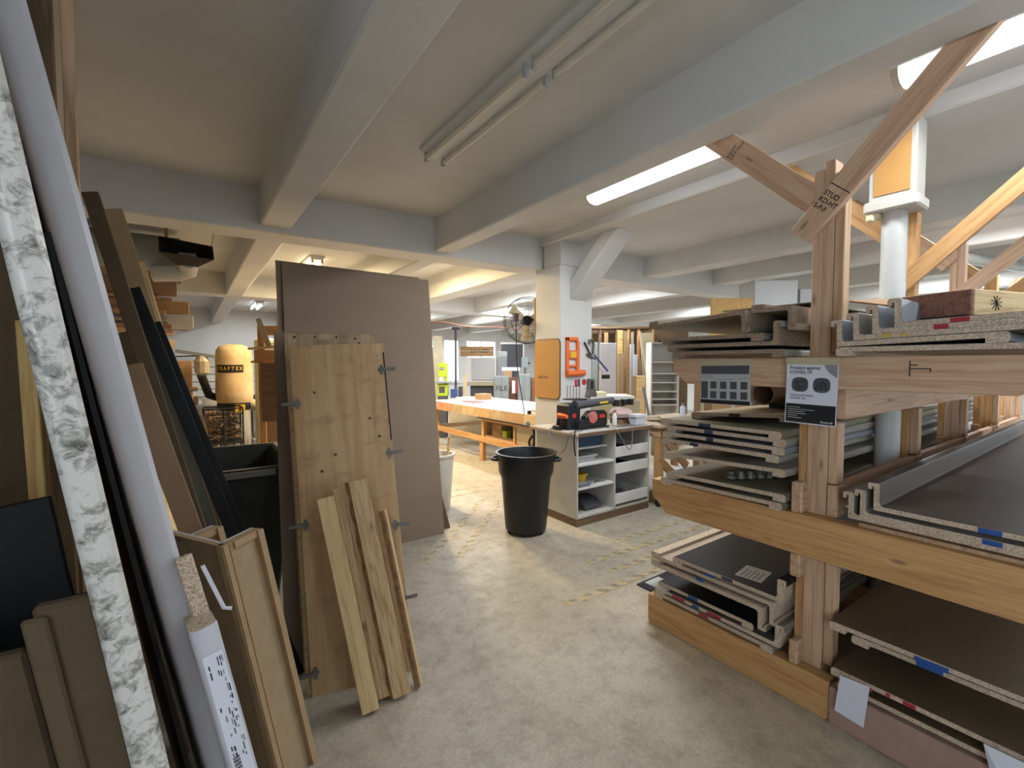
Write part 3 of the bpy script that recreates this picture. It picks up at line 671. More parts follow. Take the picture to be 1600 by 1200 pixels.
def crate(name, label, cat, x0, x1, y0, y1, z0, h, m, wall=.006, taper=.02, rim=True):
    g = G(); xc, yc = (x0+x1)/2, (y0+y1)/2
    def ring(s, z): return [(x0+s, y0+s, z), (x1-s, y0+s, z), (x1-s, y1-s, z), (x0+s, y1-s, z)]
    vs = ring(taper, z0) + ring(0, z0+h) + ring(wall, z0+h) + ring(taper+wall, z0+wall)
    fs = [(0, 3, 2, 1)] + [(a+i, a+(i+1) % 4, a+4+(i+1) % 4, a+4+i) for a in (0, 4, 8) for i in range(4)] + [(12, 13, 14, 15)]
    g.add(vs, fs)
    o = g.obj(name, m, label=label, cat=cat)
    if rim:
        q = G()
        for (a, b, c, d) in ((x0-.008, x1+.008, y0-.008, y0), (x0-.008, x1+.008, y1, y1+.008), (x0-.008, x0, y0, y1), (x1, x1+.008, y0, y1)): q.box(a, b, c, d, z0+h-.012, z0+h)
        q.obj('rim', m, o)
    return o
crate('storage_bin', 'slate blue plastic bin on the upper left cabinet shelf', 'bin', 3.10, 3.56, 3.35, 3.72, .76, .125, M['bluebin'])
crate('parts_bin', 'yellow plastic bin in the middle left cabinet shelf', 'bin', 3.10, 3.33, 3.36, 3.60, .3795, .10, M['yellow'])
crate('parts_tray', 'clear grey plastic tray on the second cabinet shelf', 'tray', 3.10, 3.40, 3.30, 3.55, .6135, .07, M['paperg'])
crate('parts_tray', 'flat grey tray lying before the yellow bin', 'tray', 3.09, 3.30, 3.255, 3.345, .3795, .03, M['inkm'], rim=False)
for i in range(4): G().tube([(3.36+.03*i, 3.30+.02*i, .386), (3.47+.02*i, 3.36-.02*i, .386)], .005, 6).obj('drill_bit', M['steeld'], label='%s small steel drill bit from the left on the middle cabinet shelf' % ('first', 'second', 'third', 'fourth')[i], cat='drill bit', group='drill bits on the cabinet shelf')
g = G()
pts = [(.19*math.cos(R(a)), .10*math.sin(R(a))) for a in range(20, 171, 15)]
g.prism([(y, z) for y, z in pts] + [(y*.93, z*.86) for y, z in pts[::-1]], 3.28, 3.52, Matrix.Translation((0, 3.52, .099)))
g.obj('sanding_belt', M['inkg'], label='dark sanding belt curled in the bottom left cabinet shelf', cat='sanding belt')
for i, (z, h, mm) in enumerate([(.642, .05, 'ink'), (.467, .045, 'ink'), (.142, .02, 'inkm')]):
    for k in range(3):
        box('hand_tool', 3.66+.14*k, 3.76+.14*k, 3.32+.03*k, 3.62, z, z+h+.012*(k % 2), M[mm], bev=.012, label='%s dark hand tool in the %s white cabinet drawer' % (('left', 'middle', 'right')[k], ('top', 'middle', 'bottom')[i]), cat='tool', group='tools in the %s drawer' % ('top', 'middle', 'bottom')[i])
# combined belt and disc sander
t = thing('bench_sander', 'black bench sander with a red disc and long belt arm on the cabinet', 'sander', (3.35, 3.5, .934))
G().box(3.12, 3.30, 3.42, 3.62, .934, 1.20).obj('motor_housing', M['black'], t, bev=.02)
box('base', 3.20, 3.66, 3.36, 3.66, .934, .955, M['black'], t, bev=.006)
g = G(Matrix.Translation((0, 3.38, 0))); pf = [(3.29, .955), (3.64, .955), (3.64, 1.085), (3.60, 1.12), (3.40, 1.12), (3.33, 1.06)]
k = len(pf); g.add([(x, y, z) for y in (0, .08) for x, z in pf], [(j, (j+1) % k, k+(j+1) % k, k+j) for j in range(k)] + [tuple(range(k))[::-1], tuple(range(k, 2*k))])
g.obj('disc_guard', M['black'], t, bev=.006)
G().lathe([(.062, 0), (.062, .012)], (0, 0, 0), 24, X=Matrix.Translation((3.42, 3.379, 1.055)) @ Matrix.Rotation(R(90), 4, 'X')).obj('sanding_disc', mat('red_abrasive', 'a8453f', .8, c2='b9786c', scale=20), t, smooth=True)
box('maker_plate', 3.52, 3.60, 3.376, 3.380, 1.04, 1.08, M['red'], t); box('maker_plate', 3.17, 3.22, 3.415, 3.42, 1.06, 1.10, M['red'], t)
G().tube([(3.22, 3.44, 1.185), (3.85, 3.50, 1.205)], [.048, .036], 12).obj('belt_arm', M['inkg'], t, smooth=True)
G().tube([(3.58, 3.435, 1.19), (3.72, 3.45, 1.195)], .012, 6).obj('label_band', M['yellow'], t)
box('belt_table', 3.20, 3.40, 3.44, 3.60, 1.235, 1.245, M['black'], t)
G().lathe([(.05, 0), (.055, .03), (.05, .07)], (0, 0, 0), 16, X=Matrix.Translation((3.26, 3.36, .985)) @ Matrix.Rotation(R(-90), 4, 'X')).obj('dust_port', M['black'], t, smooth=True)
t = thing('cordless_drill', 'black and orange cordless drill standing left of the sander', 'drill', (3.02, 3.5, .934))
G().tube([(3.08, 3.52, 1.08), (3.08, 3.40, 1.08)], [.032, .02], 10).obj('body', M['orange'], t, smooth=True)
G().tube([(3.08, 3.52, 1.07), (3.08, 3.54, .98)], .018, 8).obj('grip', M['black'], t, smooth=True)
box('battery', 3.05, 3.11, 3.49, 3.59, .934, .98, M['black'], t, bev=.006)
# long clamp heads / track on the cabinet's rear, and clutter
t = thing('bar_clamp', 'dark long bar clamp laid along the rear of the cabinet top', 'clamp', (4.0, 3.6, 1.1))
board('bar', (3.88, 3.56, 1.185), (4.36, 3.62, 1.185), .03, .012, M['steeld'], t)
for x in (3.95, 4.08, 4.2): box('clamp_head', x, x+.05, 3.53, 3.60, 1.13, 1.20, M['ink'], t, bev=.006)
board('support_block', (4.1, 3.6, .934), (4.1, 3.6, 1.178), .06, .05, M['brownwood'], t, up=(0, 1, 0))
def bottle(label, x, y, z, r, h, m, mc, cat='bottle', name='bottle', sq=False, group=None):
    t = thing(name, label, cat, (x, y, z), group=group)
    G().lathe([(r*.92, 0), (r, .01), (r, h*.62), (r*.45, h*.78), (r*.35, h*.84)], (x, y, z), 14).obj('body', m, t, smooth=True)
    G().lathe([(r*.38, h*.84), (r*.38, h)], (x, y, z), 10).obj('cap', mc, t, smooth=True)
    return t
bottle('small red capped bottle on the cabinet right of the sander', 3.80, 3.42, .934, .025, .17, M['white'], M['red'])
bottle('lime glue bottle on the cabinet behind the red capped bottle', 3.86, 3.62, .934, .03, .2, M['yellowm'], M['lime'])
t = thing('plastic_bag', 'crumpled pinkish plastic bag on the cabinet top', 'bag', (4.0, 3.5, .934))
g = G(); g.lathe([(.02, 0), (.13, .02), (.15, .06), (.10, .11), (.02, .13)], (4.02, 3.52, .985), 9)
for v in g.v: v.x += random.uniform(-.02, .02); v.y += random.uniform(-.015, .015); v.z += random.uniform(-.01, .01)
g.obj('crumpled_body', mat('pink_bag', 'b9a09c', .5), t, smooth=True)
box('carton', 3.92, 4.12, 3.45, 3.6, .934, .985, M['cardd'], label='flat dark carton under the crumpled plastic bag', cat='carton')
o = crate('clear_tub', 'clear plastic tub with lid at the right end of the cabinet top', 'tub', 4.0, 4.16, 3.29, 3.41, .9366, .10, M['paper'])
box('lid', 3.995, 4.165, 3.285, 3.415, 1.0366, 1.05, M['white'], o, bev=.004)
board('speed_square', (3.72, 3.30, .937), (3.95, 3.24, .937), .04, .004, M['steel'], label='thin steel rule lying on the cabinet front edge', cat='ruler')
box('yellow_block', 4.10, 4.17, 3.60, 3.66, .934, 1.09, M['yellowpine'], label='upright pale yellow wood block on the cabinet rear corner', cat='block')
box('cutting_sheet', 3.70, 4.18, 3.26, 3.44, .9345, .9365, M['lamgrey'], label='grey sheet lying on the cabinet top before the tub', cat='sheet')
def cable(label, pts, r=.006, m='ink', group=None):
    cu = []
    P = [Vector(p) for p in pts]
    for i in range(len(P)-1):
        p0, p1, p2, p3 = P[max(i-1, 0)], P[i], P[i+1], P[min(i+2, len(P)-1)]
        for k in range(5):
            t_ = k/5; cu.append(.5*((2*p1)+(p2-p0)*t_+(2*p0-5*p1+4*p2-p3)*t_*t_+(-p0+3*p1-3*p2+p3)*t_**3))
    cu.append(P[-1])
    return G().tube(cu, r, 6).obj('extension_cable', M[m], smooth=True, label=label, cat='cable', group=group)
cable('pale grey cord looped down the cabinet left side', [(3.2, 3.3, .943), (3.1, 3.28, .945), (3.02, 3.3, .92), (3.03, 3.36, .78), (3.025, 3.45, .72), (3.03, 3.55, .80), (3.03, 3.62, .92), (3.1, 3.62, .943)], .006, 'inkm')
cable('black cord dangling from the cabinet front left corner', [(3.15, 3.35, .945), (3.05, 3.25, .94), (3.02, 3.23, .85), (3.03, 3.22, .72)], .007, 'ink')
cable('grey cord hanging across the top drawer of the cabinet', [(3.55, 3.3, .943), (3.6, 3.22, .93), (3.70, 3.21, .80), (3.82, 3.215, .70), (3.85, 3.215, .90), (3.84, 3.3, .942)], .005, 'inkm')

# things fixed to the column
def rounded(w, h, r, n=5):
    pts = []
    for cx, cy, a0 in ((w/2-r, h/2-r, 0), (-w/2+r, h/2-r, 90), (-w/2+r, -h/2+r, 180), (w/2-r, -h/2+r, 270)):
        for k in range(n+1): a = R(a0+90*k/n); pts.append((cx+r*math.cos(a), cy+r*math.sin(a)))
    return pts
def slab(poly, t, F, name, m, par=None, **kw):
    k = len(poly); return G(F).add([(x, y, z) for z in (0, t) for x, y in poly], [(j, (j+1) % k, k+(j+1) % k, k+j) for j in range(k)] + [tuple(range(k))[::-1], tuple(range(k, 2*k))]).obj(name, m, par, **kw)
F = facing((3.514, 4.225, 1.55), (0, -1, 0))
t = slab(rounded(.46, .70, .06), .018, F, 'tan_board', M['tanboard'], label='tan rounded corner board on the left face of the column', cat='board')
text('LINE NO.', .05, F @ Matrix.Translation((-.16, -.10, .0185)), M['brownwood'], t)
slab(rounded(.475, .715, .065), .012, facing((3.5145, 4.225, 1.55), (0, -1, 0)), 'board_edge', M['mdfd'], t)
F = facing((3.70, 3.999, 1.70), (1, 0, 0)); t = thing('hand_saw', 'orange plastic jointing tool hung on the column face', 'tool', (3.7, 3.98, 1.48))
for (x0, y0, x1, y1) in ((-.11, -.20, -.065, .22), (.055, -.20, .10, .18), (-.11, .18, .08, .225), (-.065, -.03, .055, .07), (-.065, -.13, .055, -.10)):
    G(F).box(x0, x1, y0, y1, 0, .03).obj('frame', M['orange'], t, bev=.006)
G(F).tube([(-.11, -.205, .03), (.17, -.195, .03)], .036, 12).obj('barrel', M['orange'], t, smooth=True)
G(F).box(-.045, .035, -.015, .055, .0305, .032).obj('warning_label', M['yellow'], t)
def cclamp(label, F):
    t = thing('c_clamp', label, 'clamp', F.translation)
    G(F).tube([(.0, -.10, .02), (.05, -.06, .02), (.055, .06, .02), (.03, .10, .02), (-.01, .10, .02), (-.02, .05, .02)], .016, 8).obj('frame', M['steeld'], t, smooth=True)
    G(F).tube([(-.10, .07, .02), (.02, -.10, .02)], .01, 8).obj('screw', M['ink'], t, smooth=True)
    G(F).tube([(-.06, -.07, .02), (.08, -.13, .02)], .014, 8).obj('jaw', M['steeld'], t, smooth=True)
cclamp('grey clamp hung near the top right of the column face', facing((3.98, 3.999, 1.80), (1, 0, 0)))
t = thing('power_tool_stand', 'grey cast tool bracket hung low on the right of the column face', 'tool', (4.0, 3.98, 1.25))
F = facing((4.0, 3.999, 1.33), (1, 0, 0))
slab([(-.06, .10), (.04, .10), (.06, -.02), (.09, -.12), (-.09, -.12), (-.06, -.04)], .04, F, 'casting', M['steeld'], t, bev=.006)
G(F).box(-.025, .01, -.02, .075, .0405, .046).obj('slot', M['ink'], t)
t = thing('warning_card', 'small white card with red emblem pinned to the column', 'card', (3.82, 3.98, 1.36))
F = facing((3.83, 3.998, 1.385), (1, 0, 0)) @ Matrix.Rotation(R(5), 4, 'Z')
flat('card', -.105, -.065, .11, .065, M['paper'], t, 0, F); flat('red_square', -.09, -.045, -.045, .045, M['red'], t, .001, F); flat('grey_square', -.04, -.045, .0, .045, M['inkg'], t, .001, F)
G(F @ Matrix.Translation((.065, 0, .001))).lathe([(.038, 0), (.038, .001)], (0, 0, 0), 20).obj('red_disc', M['red'], t)
for i in range(5): G().tube([(3.62+.05*i, 3.995, 1.18+.02*(i % 2)), (3.62+.05*i, 3.99, 1.36)], .003, 5).obj('thin_blade', M['steeld'], label='%s thin saw blade from the left, hanging below the orange tool on the column' % ('first', 'second', 'third', 'fourth', 'fifth')[i], cat='blade', group='thin blades on the column face')
t = thing('hacksaw', 'blue framed saw hung at the right edge of the column', 'saw', (4.1, 4.0, 1.5))
board('frame', (4.06, 3.99, 1.72), (4.30, 3.99, 1.52), .02, .018, M['blue'], t, up=(0, 1, 0)); board('handle', (4.20, 3.99, 1.45), (4.33, 3.99, 1.45), .05, .02, M['ink'], t, up=(0, 1, 0)); board('blade', (4.06, 3.99, 1.71), (4.22, 3.99, 1.46), .012, .003, M['steel'], t, up=(0, 1, 0))
# wall fan on the column's left face
t = thing('wall_fan', 'round black wire cage fan on the left side of the column', 'fan', (3.40, 4.85, 1.95))
FC = Vector((3.64, 4.80, 2.18)); fd = Vector((-.45, -.9, 0)).normalized(); fr = Vector((.9, -.45, 0)).normalized()
FX = facing(FC, fr)
for z, rs in ((.07, (.30, .22, .14, .07)), (-.07, (.30, .2))):
    g = G(FX)
    for r in rs: g.tube([(r*math.cos(2*math.pi*k/32), r*math.sin(2*math.pi*k/32), z*(1-(.30-r)*-.0)) for k in range(33)], .0045 if r == .30 else .0022, 5)
    for k in range(16): a = 2*math.pi*k/16; g.tube([(.05*math.cos(a), .05*math.sin(a), z*1.1), (.30*math.cos(a), .30*math.sin(a), z)], .002, 4)
    g.obj('wire_guard', M['ink'], t)
for k in range(3):
    a = 2*math.pi*k/3+.4; c, s = math.cos(a), math.sin(a)
    G(FX).add([(.05*c-.03*s, .05*s+.03*c, .02), (.26*c-.09*s, .26*s+.09*c, .03), (.27*c+.06*s, .27*s-.06*c, -.03), (.05*c+.03*s, .05*s-.03*c, -.02)], [(0, 1, 2, 3)]).obj('blade', M['cream'], t)
G(FX).lathe([(.03, -.06), (.06, -.05), (.065, -.02), (.065, .14), (.04, .16)], (0, 0, 0), 16, X=Matrix.Scale(-1, 4, (0, 0, 1))).obj('motor', M['ink'], t, smooth=True)
board('arm', FC, (3.66, 4.478, 2.18), .04, .03, M['ink'], t)
board('mounting_board', (3.56, 4.485, 1.98), (3.56, 4.485, 2.42), .10, .02, M['firo'], t, up=(0, 1, 0))
box('switch_box', 3.36, 3.42, 4.68, 4.74, 2.15, 2.25, M['inkg'], t, bev=.006)
cable('black fan cord hanging to the bench from the wall fan', [(3.39, 4.70, 2.15), (3.42, 4.72, 1.6), (3.50, 4.70, 1.1), (3.52, 4.70, .95)], .006, 'ink')

# ---------------------------------------------------------------- black bin on the floor
t = thing('trash_can', 'tall black round plastic bin on the floor beside the white cabinet', 'bin', (2.62, 3.47, 0))
G().lathe([(.195, .03), (.200, .06), (.238, .53), (.262, .58), (.275, .74), (.292, .745), (.295, .768), (.272, .768), (.262, .74), (.225, .53), (.185, .06), (.0, .05)], (2.62, 3.47, 0), 40, cap=False).obj('body', M['black'], t, smooth=True)
G().lathe([(.0, .028), (.195, .03)], (2.62, 3.47, 0), 40, cap=False).obj('bottom', M['black'], t)
for a in (-38, 142):
    c, s = math.cos(R(a)), math.sin(R(a)); p = Vector((2.62, 3.47, .70)); u = Vector((c, s, 0)); w = Vector((-s, c, 0))
    G().tube([p+u*.27-w*.07, p+u*.32-w*.05, p+u*.33, p+u*.32+w*.05, p+u*.27+w*.07], .014, 8).obj('handle', M['black'], t, smooth=True)
for a in (-125, -70, 60, 170): 
    c, s = math.cos(R(a)), math.sin(R(a)); q = Vector((2.62+.17*c, 3.47+.17*s, .02))
    G().lathe([(.02, -.012), (.02, .012)], (0, 0, 0), 12, X=Matrix.Translation(q) @ Matrix.Rotation(R(90), 4, 'X') @ Matrix.Rotation(R(a), 4, 'Y')).obj('caster', M['rubber'], t)
t = thing('waste_bin', 'white plastic bin half hidden behind the tall brown sheet', 'bin', (2.25, 4.62, 0))
G().lathe([(.13, 0), (.14, .02), (.18, .58), (.195, .585), (.195, .61), (.17, .61), (.125, .02)], (2.25, 4.62, 0), 28).obj('body', M['white'], t, smooth=True)
board('pine_offcut', (2.31, 4.60, .03), (2.42, 4.66, .78), .03, .02, M['pine'], label='thin pine offcut sticking out of the white bin', cat='offcut')
# floor tape and mat
for i, (a, b) in enumerate([((1.80, 3.31), (2.95, 4.40)), ((1.52, 3.36), (2.80, 4.56)), ((2.02, 2.22), (3.0, 2.21)), ((2.60, 2.60), (4.5, 2.55)), ((2.62, 2.39), (4.3, 2.36)), ((3.1, 2.78), (5.0, 2.74)), ((2.2, 4.9), (3.05, 4.9)), ((2.3, 5.15), (3.1, 5.1))]):
    board('hazard_tape', (a[0], a[1], .0012), (b[0], b[1], .0012), .06, .0012, M['tape'], bev=0, cat='tape', label=['worn yellow striped tape line left of the black bin, nearer the column', 'worn yellow striped tape line left of the black bin, nearer the brown sheet', 'yellow and black tape line ending nearest the rack corner', 'faded tape line running right from the cabinet corner, middle one', 'faded tape line just beyond the nearest striped line', 'faded tape line passing closest to the cabinet plinth', 'faded tape patch on the brown painted floor, nearer strip', 'faded tape patch on the brown painted floor, further strip'][i])
box('rubber_mat', 2.62, 4.2, 1.86, 2.13, 0, .010, M['rubber'], label='black rubber mat on the floor under the rack edge', cat='mat')
box('rubber_mat', 4.35, 5.0, 5.0, 6.5, 0, .010, M['rubber'], label='dark mat on the floor before the long work bench', cat='mat')

# ---------------------------------------------------------------- tall hardboard sheets and cabinet doors standing in the middle
def sheet(name, label, cat, x0, x1, yb, yt, h, th, m, yaw=0, group=None, edge=None, parent=None, lean_x=0):
    """sheet standing on the floor, bottom at yb, top leaning to yt"""
    a = math.atan2(yt-yb, h); L = math.hypot(h, yt-yb)
    X = Matrix.Translation(((x0+x1)/2, yb, 0)) @ Matrix.Rotation(yaw, 4, 'Z') @ Matrix.Rotation(lean_x, 4, 'Y') @ Matrix.Rotation(-a, 4, 'X')
    w = (x1-x0)/2
    return G(X).box(-w, w, 0, th, 0, L).obj(name, m, parent, bev=.0015, label=label, cat=cat, group=group)
sheet('hardboard_sheet', 'tall brown hardboard sheet standing upright, its whole face in view', 'sheet', .64, 1.945, 3.85, 4.15, 2.43, .006, M['hardboard'], R(1))
sheet('hardboard_sheet', 'second brown sheet peeking out left of the tall front one', 'sheet', .60, 1.86, 3.87, 4.175, 2.45, .018, M['hardboard'], R(1))
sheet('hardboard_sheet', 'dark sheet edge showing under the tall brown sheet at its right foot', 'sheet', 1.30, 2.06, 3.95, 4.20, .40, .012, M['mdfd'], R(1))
t = thing('trestle', 'timber prop frame behind the tall brown sheets', 'frame', (1.3, 4.3, 0))
for x in (.85, 1.75): board('upright', (x, 4.29, 0), (x, 4.29, 1.9), .09, .04, M['fir'], t, up=(1, 0, 0))
board('rail', (.8, 4.26, 1.8), (1.8, 4.26, 1.8), .09, .03, M['fir'], t, up=(0, 1, 0))

for x in (.85, 1.75): board('foot', (x, 4.15, .03), (x, 4.75, .03), .06, .05, M['fir'], t)
def hinge(par, X, flip=1):
    """concealed hinge: cup in the door, arm reaching out sideways"""
    h = G(X).lathe([(.0175, 0), (.0175, .004)], (-.022*flip, 0, 0), 14).obj('hinge', M['steeld'], par, smooth=True)
    G(X).box(min(-.03*flip, -.014*flip), max(-.03*flip, -.014*flip), -.028, .028, .004, .007).obj('hinge_plate', M['steeld'], h)
    G(X).box(min(-.02*flip, .055*flip), max(-.02*flip, .055*flip), -.009, .009, .007, .016).obj('hinge_arm', M['steeld'], h, bev=.002)
dr = sheet('cabinet_door', 'old plywood cabinet door with hinges, foremost of the leaning doors', 'door', .44, .925, 2.24, 2.61, 1.715, .018, M['ply'], R(-11.5), lean_x=R(-2.8))
DX = MW[dr.name].copy()
for (x, z, f) in ((.2425, 1.60, 1), (.2425, 1.13, 1), (.2425, .74, 1), (.2425, .36, 1), (-.2425, 1.44, -1), (-.2425, .82, -1), (-.2425, .12, -1)):
    hinge(dr, DX @ Matrix.Translation((x, 0, z)) @ Matrix.Rotation(R(90), 4, 'X'), f)

for i in range(6): G(DX).lathe([(.008, 0), (.008, .001)], (0, 0, 0), 8, X=Matrix.Translation((random.uniform(-.18, .18), -.0002, random.uniform(.9, 1.6))) @ Matrix.Rotation(R(90), 4, 'X')).obj('knot', M['mdfd'], dr)
# stained far edge of the door
G(DX).box(.236, .2432, -.0008, .0185, 1.2, 1.70).obj('stained_edge', M['ink'], dr)
sheet('cabinet_door', 'plywood door edge on, behind the foremost hinged door', 'door', .425, .90, 2.275, 2.66, 1.36, .018, M['pine'], R(-11.5), lean_x=R(-2.8))
sheet('cabinet_door', 'grey stained plywood door with nail holes along its top edge', 'door', .44, .95, 2.42, 2.90, 1.79, .02, M['plyold'], R(-7), lean_x=R(-1.5))
o = bpy.data.objects['cabinet_door.002']; BX = MW[o.name]
for x in (-.20, -.09, .03, .14, .16): G(BX).lathe([(.007, 0), (.007, .001)], (0, 0, 0), 8, X=Matrix.Translation((x, -.0002, 1.83-.01*(x > .1)-.03*(x > .15))) @ Matrix.Rotation(R(90), 4, 'X')).obj('nail_hole', M['ink'], o)
sheet('cabinet_door', 'brown hardboard door standing behind the stained plywood door', 'door', .37, .90, 2.52, 3.0, 1.80, .03, M['hardboard'], R(-7), lean_x=R(-.5))
# rough timber planks leaning on the doors
def plank(label, a, b, w, t_, m, up, bark=False):
    o = board('rough_plank', a, b, w, t_, m, up=up, bev=.003, label=label, cat='plank')
    if bark:
        L = (Vector(b)-Vector(a)).length; g = G(MW[o.name]); n = 14
        vs = []
        for i in range(n+1):
            d = .006+.012*abs(math.sin(i*1.7)); x = L*i/n
            vs += [(x, w/2-.002, -t_/2), (x, w/2+d, -t_/3), (x, w/2+d*.8, t_/3), (x, w/2-.002, t_/2)]
        g.add(vs, [(4*i+j, 4*i+(j+1) % 4, 4*i+4+(j+1) % 4, 4*i+4+j) for i in range(n) for j in range(4)] + [(3, 2, 1, 0), (4*n, 4*n+1, 4*n+2, 4*n+3)])
        g.obj('bark', M['bark'], o, smooth=True)
    return o
nrm = Vector((-.25, -.95, .2)).normalized()
plank('pale knotty square edged plank leaning alone on the plywood door', (.645, 2.04, .01), (.515, 2.27, .965), .075, .045, M['pine'], nrm)
plank('weathered plank behind the split slab, leaning on the door', (.725, 2.09, .01), (.60, 2.32, .99), .085, .04, M['rough'], nrm)
plank('rough split slab plank in front, with bark on its right edge', (.80, 2.055, .012), (.665, 2.265, 1.03), .085, .05, M['rough'], nrm, True)
plank('short rough slab standing rightmost against the door edge', (.895, 2.07, .01), (.79, 2.26, .86), .04, .03, M['rough'], Vector((.8, -.6, 0)), True)
plank('thin splinter board behind the lone knotty plank', (.70, 2.12, .008), (.60, 2.30, .60), .035, .02, M['pine'], nrm)

# ---------------------------------------------------------------- materials leaning against the left side
def stood(name_label, bot, top, L, d, lam, core='pboard', splash=False, yaw=0, face=1, fat=1.0, **kw):
    """countertop blank stood on its end: nose towards the viewer, leaning from bot towards top"""
    bot, top = Vector(bot), Vector(top); ex = (top-bot).normalized()
    ey = Vector((math.sin(yaw), math.cos(yaw), 0)); ey = (ey - ex*ey.dot(ex)).normalized(); ez = ex.cross(ey)
    X = Matrix((ex, ey, ez*face*fat)).transposed().to_4x4(); X.translation = bot
    return ctop('countertop_blank', name_label, X, L, d, lam, core, splash, **kw)
gL = 'countertop blanks stood on end at the left'
stood('tall white edged countertop blank leaning at the left front', (.178, 1.10, .0), (-.229, 1.10, 2.2), 2.74, .55, 'lamwhite', 'pboard', yaw=R(-10), fat=1.3, group=gL)
stood('marble patterned countertop blank leaning furthest left', (.066, .95, .0), (-.210, .95, 1.92), 2.5, .5, 'marble', 'pboard', yaw=R(-11), fat=1.15, group=gL)
board('black_laminate_sheet', (.070, 1.31, 0), (-.230, 1.31, 1.82), .42, .008, M['lamblack'], up=(1, .19, .16), bev=0, label='black laminate sheet whose upper part fills in the dark gap between the marbled and white edged blanks', cat='sheet')  # upper part only blackens the shaded gap between the two blanks
c = stood('shorter white countertop blank with a printed label near its top', (.222, 1.02, .0), (.012, 1.02, 1.105), 1.125, .2, 'lamwhite', 'pboard', yaw=R(-8), fat=1.15, group=gL)
MXc = MW[c.name]
lb = G(MXc).box(.80, 1.07, -.0022, -.0014, -.015, .014).obj('printed_label', M['paper'], c)
rl = random.Random(5)
for row, (ya, yb2) in enumerate(((-.0125, -.0105), (-.0095, -.008), (-.006, -.0045), (-.003, -.0015), (.003, .0055), (.0075, .0095))):
    a = 1.06
    while a > .84:
        w = rl.uniform(.004, .018)
        if rl.random() < (.8 if row < 2 else .45): G(MXc).box(a-w, a, -.0028, -.002, ya, yb2).obj('printed_line', M['ink' if rl.random() < .6 else 'inkm'], lb)
        a -= w + rl.uniform(.003, .012)
for j in range(10): G(MXc).box(.81+.004*j, .8115+.004*j+.001*(j % 2), -.0028, -.002, .001, .011).obj('barcode_bar', M['ink'], lb)
# split end of core board with a dangling strip of laminate
board('core_offcut', (.045, 1.085, .93), (-.018, 1.09, 1.225), .028, .015, M['pboard'], up=(0, 1, 0), label='broken particle board sliver wedged beside the white edged blank', cat='offcut')
G().tube([(.012, 1.06, 1.21), (.045, 1.05, 1.12), (.058, 1.05, 1.115)], .004, 6).obj('laminate_strip', M['lamwhite'], label='small curled strip of white laminate above the labelled blank', cat='strip')
# narrow L shaped countertop end with its brown underside showing
def lpiece(label, corner, right, left, h, lean, m):
    c0, r0, l0 = Vector(corner), Vector(right), Vector(left)
    t = thing('countertop_blank', label, 'countertop', c0, group=gL)
    up = Vector((lean[0], lean[1], 1)).normalized()
    def pan(name, a, b, th, mm, z0=0, z1=1, off=0):
        u = (b-a); n = Vector((u.y, -u.x, 0)).normalized()
        vs = [a+n*off, b+n*off, b+n*(off-th), a+n*(off-th)]
        g = G(); g.add([p+up*(h*z0) for p in vs]+[p+up*(h*z1) for p in vs], [(0, 1, 2, 3), (4, 5, 6, 7), (0, 1, 5, 4), (1, 2, 6, 5), (2, 3, 7, 6), (3, 0, 4, 7)])
        return g.obj(name, mm, t)
    u = (r0-c0).normalized()
    pan('core', c0, r0, .022, M['mdf']); pan('laminate', c0+u*.034, r0, .012, M['lamwhite'], 0, 1, -.022)
    pan('build_up_strip', r0-u*.028, r0, .02, M['mdfl'], 0, 1, .02); pan('build_up_strip', c0+u*.004, c0+u*.026, .005, M['mdfl'], 0, 1, .005); pan('build_up_strip', c0+u*.031, c0+u*.046, .004, M['mdfl'], 0, 1, .004)
    pan('top_strip', c0+u*.047, r0-u*.028, .012, M['mdfl'], .975, 1, .012)
    u2 = (c0-l0).normalized()
    pan('splash', l0, c0-u2*.012, .02, M['mdf']); pan('splash_laminate', l0, c0-u2*.03, .010, M['lamwhite'], 0, 1, -.02)
    return t
lpiece('brown backed angled countertop end with white top edge leaning at front left', (.245, 1.80, 0), (.375, 1.93, 0), (.02, 2.18, 0), .985, (-.175, .06), None)
lpiece('second angled countertop end tucked behind the first', (.13, 1.98, 0), (.25, 2.10, 0), (-.08, 2.32, 0), .97, (-.175, .06), None)
# dark stacked blanks low at the left edge
def slabend(label, xl, xr, y, h, th, m):
    t = thing('countertop_blank', label, 'countertop', (xl, y, 0), group=gL)
    up = Vector((-.148, .02, 1)).normalized()
    def pan(name, a, b, y0, y1, z1, mm, bev=.004):
        g = G(); vs = [Vector((a, y0, 0)), Vector((b, y0, 0)), Vector((b, y1, 0)), Vector((a, y1, 0))]
        g.add(vs + [v + up*(z1/up.z) for v in vs], [(3, 2, 1, 0), (4, 5, 6, 7), (0, 1, 5, 4), (1, 2, 6, 5), (2, 3, 7, 6), (3, 0, 4, 7)]); return g.obj(name, mm, t, bev=bev)
    pan('core', xl+.012, xr, y, y+th, h, m, .006); pan('nose', xl, xl+.03, y-.012, y-.0005, h-.012, m); pan('laminate', xl+.014, xr, y+th+.0005, y+th+.0025, h-.001, M['lamblack'], 0)
slabend('dark brown countertop end standing low at the left, its rounded corner showing', -.045, .040, .985, 1.215, .028, M['mdfd'])
slabend('dark brown countertop end cut by the left frame edge', -.40, -.06, 1.02, 1.135, .028, M['mdfd'])
sheet('black_laminate_sheet', 'black laminate sheet standing behind the low countertop ends', 'sheet', -.75, -.05, 1.22, 1.27, 1.30, .02, M['lamblack'], lean_x=R(-8))
sheet('plywood_sheet', 'tall dark panel against the left wall behind the marbled blank', 'panel', -1.1, -.33, 1.74, 1.84, 2.5, .02, M['mdfd'])
